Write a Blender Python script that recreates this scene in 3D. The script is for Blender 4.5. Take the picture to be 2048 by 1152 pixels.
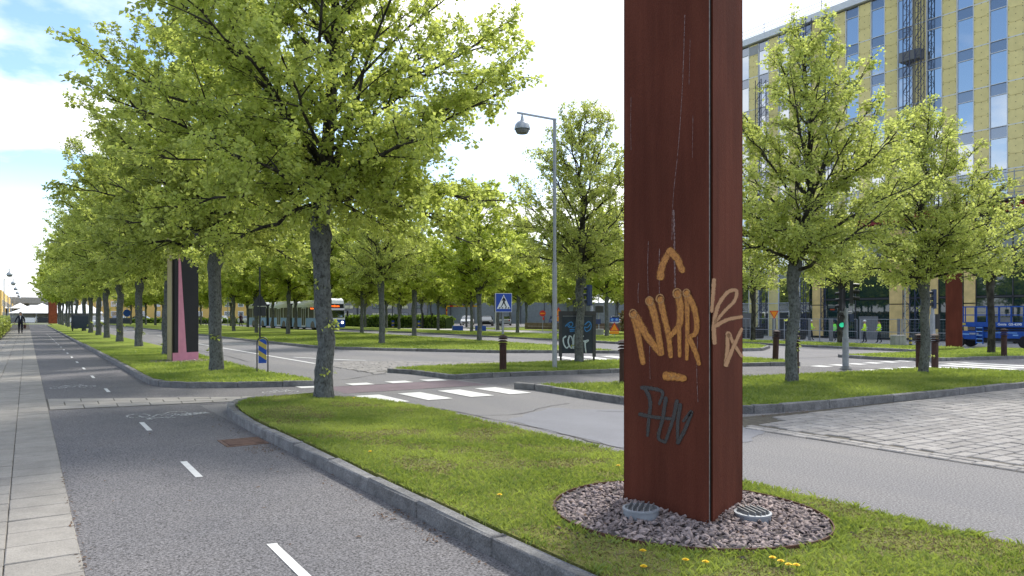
import bpy, bmesh, math, random
import numpy as np
from mathutils import Vector, Matrix

for o in list(bpy.data.objects): bpy.data.objects.remove(o)
S = bpy.context.scene
COL = S.collection
R = math.radians
random.seed(4)

# ------------------------------------------------------------------ camera, sky, sun, exposure
TH = R(33.27)                       # the lens looks this far to one side of the path's own direction (+Y)
cam_d = bpy.data.cameras.new('camera')
cam = bpy.data.objects.new('camera', cam_d); COL.objects.link(cam)
cam.location = (0, 0, 1.6); cam.rotation_euler = (R(90), 0, -TH)
cam_d.sensor_width = 36; cam_d.lens = 26.0; cam_d.shift_y = 54 / 2048
cam_d.clip_start = .05; cam_d.clip_end = 6000
S.camera = cam

SUN_EL, SUN_AZ = R(50), math.atan2(.87, .5)         # azimuth measured from +Y towards +X
SKY_STRENGTH = .13
world = bpy.data.worlds.new('World'); S.world = world; world.use_nodes = True
nt = world.node_tree; nt.nodes.clear()
def wn(t, **k):
    n = nt.nodes.new(t)
    for a, b in k.items(): setattr(n, a, b)
    return n
out = wn('ShaderNodeOutputWorld'); bg = wn('ShaderNodeBackground'); bg.inputs[1].default_value = SKY_STRENGTH
sky = wn('ShaderNodeTexSky', sky_type='NISHITA', sun_disc=False, sun_elevation=SUN_EL, sun_rotation=SUN_AZ)
sky.air_density = 1.0; sky.dust_density = .1; sky.ozone_density = 3.0
tc = wn('ShaderNodeTexCoord'); sep = wn('ShaderNodeSeparateXYZ'); nt.links.new(tc.outputs['Generated'], sep.inputs[0])
zz = wn('ShaderNodeMath', operation='MAXIMUM'); nt.links.new(sep.outputs['Z'], zz.inputs[0]); zz.inputs[1].default_value = .0
za = wn('ShaderNodeMath', operation='ADD'); nt.links.new(zz.outputs[0], za.inputs[0]); za.inputs[1].default_value = .22
cx = wn('ShaderNodeMath', operation='DIVIDE'); nt.links.new(sep.outputs['X'], cx.inputs[0]); nt.links.new(za.outputs[0], cx.inputs[1])
cy = wn('ShaderNodeMath', operation='DIVIDE'); nt.links.new(sep.outputs['Y'], cy.inputs[0]); nt.links.new(za.outputs[0], cy.inputs[1])
cmb = wn('ShaderNodeCombineXYZ'); nt.links.new(cx.outputs[0], cmb.inputs[0]); nt.links.new(cy.outputs[0], cmb.inputs[1])
cmb.inputs[2].default_value = 14.2
nz = wn('ShaderNodeTexNoise'); nz.inputs['Scale'].default_value = 1.15; nz.inputs['Detail'].default_value = 9; nz.inputs['Roughness'].default_value = .52
nt.links.new(cmb.outputs[0], nz.inputs['Vector'])
cr = wn('ShaderNodeValToRGB'); cr.color_ramp.elements[0].position = .47; cr.color_ramp.elements[1].position = .56
nt.links.new(nz.outputs['Fac'], cr.inputs[0])
# thin bright veil round the sun and along the horizon
nrm = wn('ShaderNodeVectorMath', operation='NORMALIZE'); nt.links.new(tc.outputs['Generated'], nrm.inputs[0])
dot = wn('ShaderNodeVectorMath', operation='DOT_PRODUCT'); nt.links.new(nrm.outputs[0], dot.inputs[0])
dot.inputs[1].default_value = (math.sin(SUN_AZ)*math.cos(SUN_EL), math.cos(SUN_AZ)*math.cos(SUN_EL), math.sin(SUN_EL))
veil = wn('ShaderNodeMapRange'); veil.inputs['From Min'].default_value = .60; veil.inputs['From Max'].default_value = .92
nt.links.new(dot.outputs['Value'], veil.inputs['Value'])
hz = wn('ShaderNodeMapRange'); hz.inputs['From Min'].default_value = .17; hz.inputs['From Max'].default_value = .02
nt.links.new(sep.outputs['Z'], hz.inputs['Value'])
m1 = wn('ShaderNodeMath', operation='MAXIMUM'); nt.links.new(veil.outputs[0], m1.inputs[0]); nt.links.new(hz.outputs[0], m1.inputs[1])
m2 = wn('ShaderNodeMath', operation='MAXIMUM', use_clamp=True); nt.links.new(m1.outputs[0], m2.inputs[0]); nt.links.new(cr.outputs[0], m2.inputs[1])
cn = wn('ShaderNodeTexNoise'); cn.inputs['Scale'].default_value = 2.6; cn.inputs['Detail'].default_value = 6
nt.links.new(cmb.outputs[0], cn.inputs['Vector'])
cc = wn('ShaderNodeValToRGB'); cc.color_ramp.elements[0].position = .3; cc.color_ramp.elements[1].position = .7
cc.color_ramp.elements[0].color = (5.2, 5.4, 5.8, 1); cc.color_ramp.elements[1].color = (7.4, 7.4, 7.4, 1)
nt.links.new(cn.outputs['Fac'], cc.inputs[0])
fw = wn('ShaderNodeMapRange'); fw.inputs['From Min'].default_value = -1; fw.inputs['From Max'].default_value = 1; fw.inputs['To Min'].default_value = .85; fw.inputs['To Max'].default_value = 1.2
nt.links.new(dot.outputs['Value'], fw.inputs['Value'])
cl = wn('ShaderNodeMixRGB', blend_type='MULTIPLY'); cl.inputs[0].default_value = 1; nt.links.new(cc.outputs[0], cl.inputs[1]); nt.links.new(fw.outputs[0], cl.inputs[2])
mx = wn('ShaderNodeMixRGB'); nt.links.new(m2.outputs[0], mx.inputs[0]); nt.links.new(sky.outputs[0], mx.inputs[1]); nt.links.new(cl.outputs[0], mx.inputs[2])
nt.links.new(mx.outputs[0], bg.inputs[0]); nt.links.new(bg.outputs[0], out.inputs[0])

sun_d = bpy.data.lights.new('sun', 'SUN'); sun_d.energy = 2.3; sun_d.angle = R(7); sun_d.color = (1, .95, .86)
sun = bpy.data.objects.new('sun', sun_d); COL.objects.link(sun)
sdir = Vector((math.sin(SUN_AZ)*math.cos(SUN_EL), math.cos(SUN_AZ)*math.cos(SUN_EL), math.sin(SUN_EL)))
sun.rotation_euler = sdir.to_track_quat('Z', 'Y').to_euler(); sun.location = (60, 30, 80)

S.view_settings.view_transform = 'Standard'; S.view_settings.look = 'None'
S.view_settings.exposure = .92; S.view_settings.gamma = 1; S.view_settings.use_curve_mapping = False
S.render.engine = 'CYCLES'
try:
    S.cycles.max_bounces = 9; S.cycles.transparent_max_bounces = 12; S.cycles.diffuse_bounces = 4; S.cycles.transmission_bounces = 6
    S.cycles.use_denoising = True; S.cycles.sample_clamp_indirect = 6; S.cycles.caustics_reflective = False; S.cycles.caustics_refractive = False
except Exception: pass

# ------------------------------------------------------------------ materials
MATS = {}
def srgb(r, g, b):
    f = lambda c: (c/255/12.92) if c/255 <= .04045 else ((c/255+.055)/1.055)**2.4
    return (f(r), f(g), f(b))
def mat(name, col, rough=.7, var=.15, scale=6, bump=0, bscale=40, metal=0, rnd=0, spec=.4, detail=4, emit=None, col2=None, lo=.35, hi=.65, stretch=None, speck=0, sscale=150, speckcol=None):
    m = bpy.data.materials.new(name); m.use_nodes = True; MATS[name] = m
    t = m.node_tree; b = t.nodes['Principled BSDF']; L = t.links.new
    b.inputs['Roughness'].default_value = rough; b.inputs['Metallic'].default_value = metal
    b.inputs['Specular IOR Level'].default_value = spec
    b.inputs['Base Color'].default_value = (*col, 1)
    if emit:
        b.inputs['Emission Color'].default_value = (*col, 1); b.inputs['Emission Strength'].default_value = emit
    if var or bump or col2 or rnd or speck:
        g = t.nodes.new('ShaderNodeNewGeometry'); vec = g.outputs['Position']
        if stretch:
            mp = t.nodes.new('ShaderNodeMapping'); mp.inputs['Scale'].default_value = stretch; L(vec, mp.inputs[0]); vec = mp.outputs[0]
        n = t.nodes.new('ShaderNodeTexNoise'); n.inputs['Scale'].default_value = scale; n.inputs['Detail'].default_value = detail; n.inputs['Roughness'].default_value = .6
        L(vec, n.inputs['Vector'])
        rp = t.nodes.new('ShaderNodeValToRGB'); rp.color_ramp.elements[0].position = lo; rp.color_ramp.elements[1].position = hi
        c2 = col2 or tuple(c*(1+var) for c in col); c1 = col if col2 else tuple(c*(1-var) for c in col)
        rp.color_ramp.elements[0].color = (*c1, 1); rp.color_ramp.elements[1].color = (*c2, 1)
        L(n.outputs['Fac'], rp.inputs[0]); cur = rp.outputs[0]
        if speck:
            n3 = t.nodes.new('ShaderNodeTexNoise'); n3.inputs['Scale'].default_value = sscale; n3.inputs['Detail'].default_value = 4; n3.inputs['Roughness'].default_value = .8
            L(g.outputs['Position'], n3.inputs['Vector'])
            r3 = t.nodes.new('ShaderNodeValToRGB'); e = r3.color_ramp.elements; e[0].position = .36; e[1].position = .64
            e[0].color = (1-speck,)*3+(1,); sc = speckcol or (1, 1, 1); e[1].color = (*[(1+speck)*c for c in sc], 1)
            L(n3.outputs['Fac'], r3.inputs[0])
            mm = t.nodes.new('ShaderNodeMixRGB'); mm.blend_type = 'MULTIPLY'; mm.inputs[0].default_value = 1
            L(cur, mm.inputs[1]); L(r3.outputs[0], mm.inputs[2]); cur = mm.outputs[0]
        if rnd:
            oi = t.nodes.new('ShaderNodeObjectInfo'); mr = t.nodes.new('ShaderNodeMapRange')
            mr.inputs['To Min'].default_value = 1-rnd; mr.inputs['To Max'].default_value = 1+rnd
            L(oi.outputs['Random'], mr.inputs['Value'])
            mm = t.nodes.new('ShaderNodeMixRGB'); mm.blend_type = 'MULTIPLY'; mm.inputs[0].default_value = 1
            L(cur, mm.inputs[1]); L(mr.outputs[0], mm.inputs[2]); cur = mm.outputs[0]
        L(cur, b.inputs['Base Color'])
        if bump:
            n2 = t.nodes.new('ShaderNodeTexNoise'); n2.inputs['Scale'].default_value = bscale; n2.inputs['Detail'].default_value = 5
            L(vec, n2.inputs['Vector'])
            bp = t.nodes.new('ShaderNodeBump'); bp.inputs['Strength'].default_value = bump; bp.inputs['Distance'].default_value = .02
            L(n2.outputs['Fac'], bp.inputs['Height']); L(bp.outputs[0], b.inputs['Normal'])
    return m

def leaf_mat(name, dark, light, trans, tw=.45):
    m = bpy.data.materials.new(name); m.use_nodes = True; t = m.node_tree; L = t.links.new; t.nodes.clear()
    o = t.nodes.new('ShaderNodeOutputMaterial')
    at = t.nodes.new('ShaderNodeAttribute'); at.attribute_name = 'tone'
    rp = t.nodes.new('ShaderNodeValToRGB'); rp.color_ramp.elements[0].color = (*dark, 1); rp.color_ramp.elements[1].color = (*light, 1)
    L(at.outputs['Fac'], rp.inputs[0])
    r2 = t.nodes.new('ShaderNodeValToRGB'); r2.color_ramp.elements[0].color = (*[c*.7 for c in trans], 1); r2.color_ramp.elements[1].color = (*trans, 1)
    L(at.outputs['Fac'], r2.inputs[0])
    oi = t.nodes.new('ShaderNodeObjectInfo'); mr = t.nodes.new('ShaderNodeMapRange'); mr.inputs['To Min'].default_value = .88; mr.inputs['To Max'].default_value = 1.12
    L(oi.outputs['Random'], mr.inputs['Value'])
    outs = []
    for src in (rp, r2):
        mm = t.nodes.new('ShaderNodeMixRGB'); mm.blend_type = 'MULTIPLY'; mm.inputs[0].default_value = 1
        L(src.outputs[0], mm.inputs[1]); L(mr.outputs[0], mm.inputs[2]); outs.append(mm.outputs[0])
    d = t.nodes.new('ShaderNodeBsdfDiffuse'); tr = t.nodes.new('ShaderNodeBsdfTranslucent'); gl = t.nodes.new('ShaderNodeBsdfGlossy')
    gl.inputs['Roughness'].default_value = .45; gl.inputs['Color'].default_value = (.6, .65, .55, 1)
    L(outs[0], d.inputs[0]); L(outs[1], tr.inputs[0])
    mix = t.nodes.new('ShaderNodeMixShader'); mix.inputs[0].default_value = tw; L(d.outputs[0], mix.inputs[1]); L(tr.outputs[0], mix.inputs[2])
    mg = t.nodes.new('ShaderNodeMixShader'); mg.inputs[0].default_value = .05; L(mix.outputs[0], mg.inputs[1]); L(gl.outputs[0], mg.inputs[2])
    L(mg.outputs[0], o.inputs[0]); MATS[name] = m
    return m

def spray_mat(name, core, edge, grain=220, solid=.5):
    m = bpy.data.materials.new(name); m.use_nodes = True; t = m.node_tree; L = t.links.new
    b = t.nodes['Principled BSDF']; b.inputs['Roughness'].default_value = .55; o = t.nodes['Material Output']
    at = t.nodes.new('ShaderNodeAttribute'); at.attribute_name = 'cover'
    g = t.nodes.new('ShaderNodeNewGeometry'); n = t.nodes.new('ShaderNodeTexNoise'); n.inputs['Scale'].default_value = grain; n.inputs['Detail'].default_value = 3
    L(g.outputs['Position'], n.inputs['Vector'])
    rp = t.nodes.new('ShaderNodeValToRGB'); rp.color_ramp.elements[0].color = (*edge, 1); rp.color_ramp.elements[1].color = (*core, 1)
    rp.color_ramp.elements[0].position = .35; rp.color_ramp.elements[1].position = .7
    L(n.outputs['Fac'], rp.inputs[0]); L(rp.outputs[0], b.inputs['Base Color'])
    a = t.nodes.new('ShaderNodeMath'); a.operation = 'ADD'; L(at.outputs['Fac'], a.inputs[0]); L(n.outputs['Fac'], a.inputs[1])
    mr = t.nodes.new('ShaderNodeMapRange'); mr.inputs['From Min'].default_value = 1.05-solid*.55; mr.inputs['From Max'].default_value = 1.4-solid*.5
    L(a.outputs[0], mr.inputs['Value'])
    ts = t.nodes.new('ShaderNodeBsdfTransparent'); ms = t.nodes.new('ShaderNodeMixShader')
    L(mr.outputs[0], ms.inputs[0]); L(ts.outputs[0], ms.inputs[1]); L(b.outputs[0], ms.inputs[2]); L(ms.outputs[0], o.inputs[0])
    MATS[name] = m
    return m

def worn_paint(name, col, wear=.45, scale=28):
    m = bpy.data.materials.new(name); m.use_nodes = True; t = m.node_tree; L = t.links.new
    b = t.nodes['Principled BSDF']; b.inputs['Roughness'].default_value = .7; o = t.nodes['Material Output']
    g = t.nodes.new('ShaderNodeNewGeometry'); n = t.nodes.new('ShaderNodeTexNoise'); n.inputs['Scale'].default_value = scale; n.inputs['Detail'].default_value = 8; n.inputs['Roughness'].default_value = .7
    L(g.outputs['Position'], n.inputs['Vector'])
    rp = t.nodes.new('ShaderNodeValToRGB'); rp.color_ramp.elements[0].color = (*[c*.72 for c in col], 1); rp.color_ramp.elements[1].color = (*col, 1)
    rp.color_ramp.elements[0].position = .35; rp.color_ramp.elements[1].position = .6; L(n.outputs['Fac'], rp.inputs[0]); L(rp.outputs[0], b.inputs['Base Color'])
    mr = t.nodes.new('ShaderNodeMapRange'); mr.inputs['From Min'].default_value = wear-.06; mr.inputs['From Max'].default_value = wear+.04; L(n.outputs['Fac'], mr.inputs['Value'])
    ts = t.nodes.new('ShaderNodeBsdfTransparent'); ms = t.nodes.new('ShaderNodeMixShader')
    L(mr.outputs[0], ms.inputs[0]); L(ts.outputs[0], ms.inputs[1]); L(b.outputs[0], ms.inputs[2]); L(ms.outputs[0], o.inputs[0]); MATS[name] = m
    return m

def glass_mat(name, tint, refl=.45, rough=.02, spec=(.9, .95, 1)):
    m = bpy.data.materials.new(name); m.use_nodes = True; t = m.node_tree; L = t.links.new; t.nodes.clear()
    o = t.nodes.new('ShaderNodeOutputMaterial'); d = t.nodes.new('ShaderNodeBsdfDiffuse'); d.inputs[0].default_value = (*tint, 1)
    g = t.nodes.new('ShaderNodeBsdfGlossy'); g.inputs['Roughness'].default_value = rough; g.inputs[0].default_value = (*spec, 1)
    lw = t.nodes.new('ShaderNodeFresnel'); lw.inputs[0].default_value = 1.5
    a = t.nodes.new('ShaderNodeMath'); a.operation = 'ADD'; a.use_clamp = True; L(lw.outputs[0], a.inputs[0]); a.inputs[1].default_value = refl
    ms = t.nodes.new('ShaderNodeMixShader'); L(a.outputs[0], ms.inputs[0]); L(d.outputs[0], ms.inputs[1]); L(g.outputs[0], ms.inputs[2]); L(ms.outputs[0], o.inputs[0])
    MATS[name] = m
    return m

mat('asphalt_path', (.126, .125, .131), .85, .12, .55, .5, 160, col2=(.168, .161, .160), lo=.3, hi=.7, detail=9, speck=.85, sscale=62, speckcol=(1.01, 1, 1.02), spec=.25)
mat('asphalt_road', (.160, .158, .168), .85, .12, .5, .4, 120, col2=(.210, .202, .200), lo=.3, hi=.7, detail=9, stretch=(1.3, .22, 1), speck=.60, sscale=55, spec=.25)
mat('asphalt_patch', (.165, .168, .190), .8, .08, .8, .2, 100, speck=.2, sscale=120, spec=.3)
mat('asphalt_purple', (.165, .128, .145), .85, .12, 1.5, .3, 120, speck=.3, sscale=90, spec=.2)
mat('concrete_slab', (.27, .252, .228), .85, .10, 3.5, .25, 90, rnd=.09, speck=.14, sscale=60, spec=.25)
mat('pale_slab', (.265, .252, .235), .85, .10, 3, .25, 90, rnd=.08, speck=.14, sscale=60, spec=.25)
mat('joint_sand', (.085, .075, .06), .95, .3, 9)
mat('granite', (.17, .168, .168), .8, .25, 5, 1.0, 28, rnd=.14, speck=.35, sscale=70, spec=.35)
mat('sett_stone', (.27, .255, .245), .8, .13, 3, .5, 50, rnd=.13, speck=.2, sscale=70, spec=.3)
mat('sett_strip', (.23, .225, .22), .85, .35, 7, .9, 9, detail=2, stretch=(1, 2, 1))
mat('lawn_soil', (.12, .155, .030), .95, 0, 1.2, .8, 60, col2=(.21, .20, .065), lo=.3, hi=.7, speck=.35, sscale=45, spec=.1)
mat('far_lawn', (.14, .205, .026), .95, 0, .5, .7, 30, col2=(.25, .285, .06), lo=.3, hi=.7, speck=.3, sscale=14, spec=.1)
mat('ground_dirt', (.10, .11, .06), .95, .2, .2)
mat('light_paving', (.40, .39, .37), .85, .08, 1, spec=.2)
mat('white_paint', (.60, .60, .59), .6, .06, 9)
worn_paint('road_paint', (.66, .66, .65), .34, 22)
worn_paint('faded_paint', (.56, .56, .55), .50, 20)
mat('corten', (.104, .0295, .0180), .85, .17, 1.1, .25, 60, stretch=(1.6, 1.6, .6), spec=.12, speck=.10, sscale=110)
mat('corten_rim', (.10, .045, .03), .8, .3, 12, .4, 60)
mat('corten_dark', (.048, .023, .019), .7, .25, 7, .4, 60, spec=.3)
mat('corten_orange', (.21, .05, .025), .7, .2, 3, .3, 60, spec=.3)
mat('bark', (.050, .050, .047), .95, 0, 30, 1.0, 40, col2=(.135, .142, .140), lo=.33, hi=.52, stretch=(1, 1, .6), spec=.1, detail=6, speck=.28, sscale=6)
mat('bark_dark', (.028, .025, .022), .95, 0, 7, 1.0, 18, col2=(.085, .080, .070), lo=.4, hi=.66, stretch=(1, 1, .5), spec=.1)
mat('twig', (.030, .024, .018), .9, .3, 6, spec=.1)
t_ = MATS['corten'].node_tree; b_ = t_.nodes['Principled BSDF']; g_ = t_.nodes.new('ShaderNodeNewGeometry'); mp_ = t_.nodes.new('ShaderNodeMapping'); mp_.inputs['Scale'].default_value = (7, 7, .55)
n_ = t_.nodes.new('ShaderNodeTexNoise'); n_.inputs['Scale'].default_value = 1.6; n_.inputs['Detail'].default_value = 7; r_ = t_.nodes.new('ShaderNodeValToRGB'); e_ = r_.color_ramp.elements
e_[0].position = .36; e_[1].position = .68; e_[0].color = (.93, .91, .90, 1); e_[1].color = (1.09, 1.13, 1.12, 1); q_ = t_.nodes.new('ShaderNodeMixRGB'); q_.blend_type = 'MULTIPLY'; q_.inputs[0].default_value = 1
src_ = b_.inputs['Base Color'].links[0].from_socket; t_.links.new(g_.outputs['Position'], mp_.inputs[0]); t_.links.new(mp_.outputs[0], n_.inputs['Vector']); t_.links.new(n_.outputs['Fac'], r_.inputs[0])
t_.links.new(src_, q_.inputs[1]); t_.links.new(r_.outputs[0], q_.inputs[2]); t_.links.new(q_.outputs[0], b_.inputs['Base Color'])
leaf_mat('leaf_big', (.175, .228, .042), (.39, .44, .115), (.80, .90, .20), .54)
leaf_mat('leaf_small', (.185, .228, .050), (.41, .45, .130), (.80, .89, .22), .54)
leaf_mat('leaf_far', (.180, .235, .034), (.40, .45, .085), (.80, .90, .16), .56)
leaf_mat('grass_blade', (.085, .160, .022), (.34, .36, .10), (.42, .52, .085), .45)
leaf_mat('straw', (.16, .12, .055), (.30, .24, .12), (.2, .16, .07), .25)
leaf_mat('hedge_leaf', (.045, .085, .012), (.12, .19, .02), (.26, .40, .03), .4)
mat('gravel', (.245, .208, .198), .85, .12, 5, .3, 60, speck=.25, sscale=40, spec=.3)
mat('gravel_bed', (.07, .06, .06), .95, .3, 40, .8, 60)
mat('steel_grey', (.30, .32, .35), .45, .1, 6, metal=.3)
mat('galvanised', (.29, .31, .34), .55, .12, 8, metal=.2)
mat('zinc_slat', (.34, .35, .36), .5, .12, 10, metal=.6)
mat('slot_black', (.006, .006, .007), .6, 0)
mat('slot_edge', (.20, .18, .165), .6, .3, 30, metal=.2)
mat('black_paint', (.012, .013, .020), .45, .1, 4)
mat('pink_paint', (.62, .26, .39), .6, .06, 4)
mat('ochre_paint', (.30, .24, .085), .65, .08, 4)
mat('slate_blue', (.030, .040, .055), .55, .15, 5)
mat('slate_frame', (.050, .050, .056), .5, .12, 6)
mat('sign_blue', (.010, .060, .36), .4, .05, 5)
mat('sign_yellow', (.42, .33, .07), .5, .08, 5)
mat('sign_white', (.72, .74, .76), .4, .03, 5)
mat('sign_black', (.008, .008, .009), .5, 0)
mat('sign_red', (.55, .03, .02), .4, .05, 5)
mat('sign_orange', (.80, .27, .01), .4, .05, 5)
mat('dark_grey', (.035, .038, .044), .5, .1, 5)
mat('mid_grey', (.16, .165, .17), .6, .1, 5)
mat('traffic_blue', (.020, .035, .085), .45, .1, 5)
mat('lens_black', (.01, .01, .012), .3, 0)
mat('signal_green', (.03, .60, .32), .4, 0, emit=.45)
mat('lamp_shade', (.34, .37, .40), .4, .08, 6, metal=.3)
mat('insulation', (.72, .62, .29), .9, .05, 1.4, .25, 25, rnd=.05, spec=.1, speck=.05, sscale=20)
mat('plywood_yellow', (.66, .49, .21), .85, .12, 1.5, .3, 14, rnd=.05, spec=.15)
mat('render_grey', (.33, .335, .34), .8, .08, 2)
mat('flashing', (.62, .65, .68), .5, .05, 4)
mat('anchor_dark', (.08, .06, .03), .7, 0)
mat('concrete', (.30, .295, .285), .85, .15, 3, .3, 30)
glass_mat('tower_glass', (.02, .035, .06), .50)
glass_mat('tower_spandrel', (.045, .065, .12), .22, .12)
glass_mat('green_glass', (.012, .030, .030), .06)
mat('bus_glass', (.055, .060, .020), .35, .3, .5, spec=.12)  # dark olive base colour stands in for trees mirrored in the bus windows
glass_mat('car_glass', (.015, .018, .022), .15)
mat('red_steel', (.24, .012, .022), .5, .1, 4)
mat('lift_blue', (.004, .060, .30), .45, .08, 5)
mat('lattice_blue', (.045, .055, .10), .5, .1, 5)
mat('tyre', (.012, .012, .013), .85, .1, 10)
mat('rim_grey', (.30, .31, .33), .5, .1, 8, metal=.3)
mat('bus_white', (.74, .76, .77), .35, .03, 3)
mat('bus_pale_blue', (.17, .35, .66), .35, .05, 3)
mat('bus_blue', (.006, .075, .42), .35, .05, 3)
mat('bellows', (.03, .032, .035), .9, .1, 5)
mat('led_orange', (1.0, .13, .01), .5, 0, emit=1.3)
mat('headlight_on', (1.0, .92, .75), .3, 0, emit=2.2)
mat('car_white', (.72, .73, .75), .3, .03, 4); mat('car_black', (.012, .013, .016), .3, 0); mat('car_silver', (.36, .38, .40), .3, .03, 4, metal=.4)
mat('car_blue', (.02, .05, .20), .3, .03, 4); mat('car_red', (.35, .015, .02), .3, .03, 4)
mat('tail_red', (.5, .01, .01), .4, 0)
mat('hivis', (.66, .98, .03), .6, .12, 9); mat('hivis_green', (.25, .95, .10), .6, .12, 9); mat('reflective', (.62, .66, .66), .4, 0)
mat('trousers_dark', (.016, .020, .030), .85, .2, 8); mat('suit_navy', (.012, .014, .026), .8, .15, 8); mat('shirt_white', (.70, .72, .75), .7, .05, 6)
mat('skin', (.46, .26, .18), .55, .05, 9); mat('hair_grey', (.25, .23, .21), .8, .2, 30); mat('hair_dark', (.02, .015, .012), .8, .2, 30)
mat('coat_plum', (.045, .018, .030), .85, .15, 8); mat('coat_grey', (.16, .15, .14), .85, .15, 8)
mat('bag_leather', (.045, .012, .014), .5, .15, 10); mat('helmet_white', (.75, .75, .73), .35, 0)
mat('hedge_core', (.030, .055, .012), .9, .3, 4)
mat('tent_white', (.80, .81, .82), .7, .02, 3)
mat('yellow_facade', (.62, .42, .13), .8, .05, 1)
mat('grey_brick', (.19, .188, .195), .85, .12, 2, .3, 8)
mat('lit_window', (.50, .48, .33), .4, .2, 2)
mat('fence_blue_grey', (.20, .235, .27), .6, .1, 3)
mat('planter_blue', (.018, .075, .33), .5, .08, 4)
mat('barrier_yellow', (.75, .48, .02), .5, 0)
mat('brown_wall', (.16, .115, .095), .85, .2, 3, .3, 20)
mat('dandelion_yellow', (.80, .55, .01), .7, .1, 60); mat('stem_green', (.10, .17, .03), .8, .1, 20)
mat('rust_cover', (.15, .092, .070), .8, .25, 9, .4, 60)
mat('tar', (.035, .033, .035), .8, .2, 10)
mat('dry_leaf', (.11, .062, .035), .9, .3, 30)
spray_mat('spray_orange', (.26, .080, .008), (.54, .22, .030), 60, .72)
spray_mat('spray_pale', (.30, .145, .060), (.40, .21, .10), 80, .48)
spray_mat('spray_halo', (.42, .21, .07), (.36, .16, .05), 70, .22)
spray_mat('spray_black', (.008, .008, .010), (.050, .042, .044), 80, .52)
spray_mat('spray_white', srgb(225, 232, 235), srgb(190, 205, 212), 80, .7)
spray_mat('spray_blue', srgb(45, 120, 185), srgb(70, 140, 200), 80, .65)
spray_mat('runoff', (.22, .13, .12), (.15, .07, .06), 60, .02)

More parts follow.
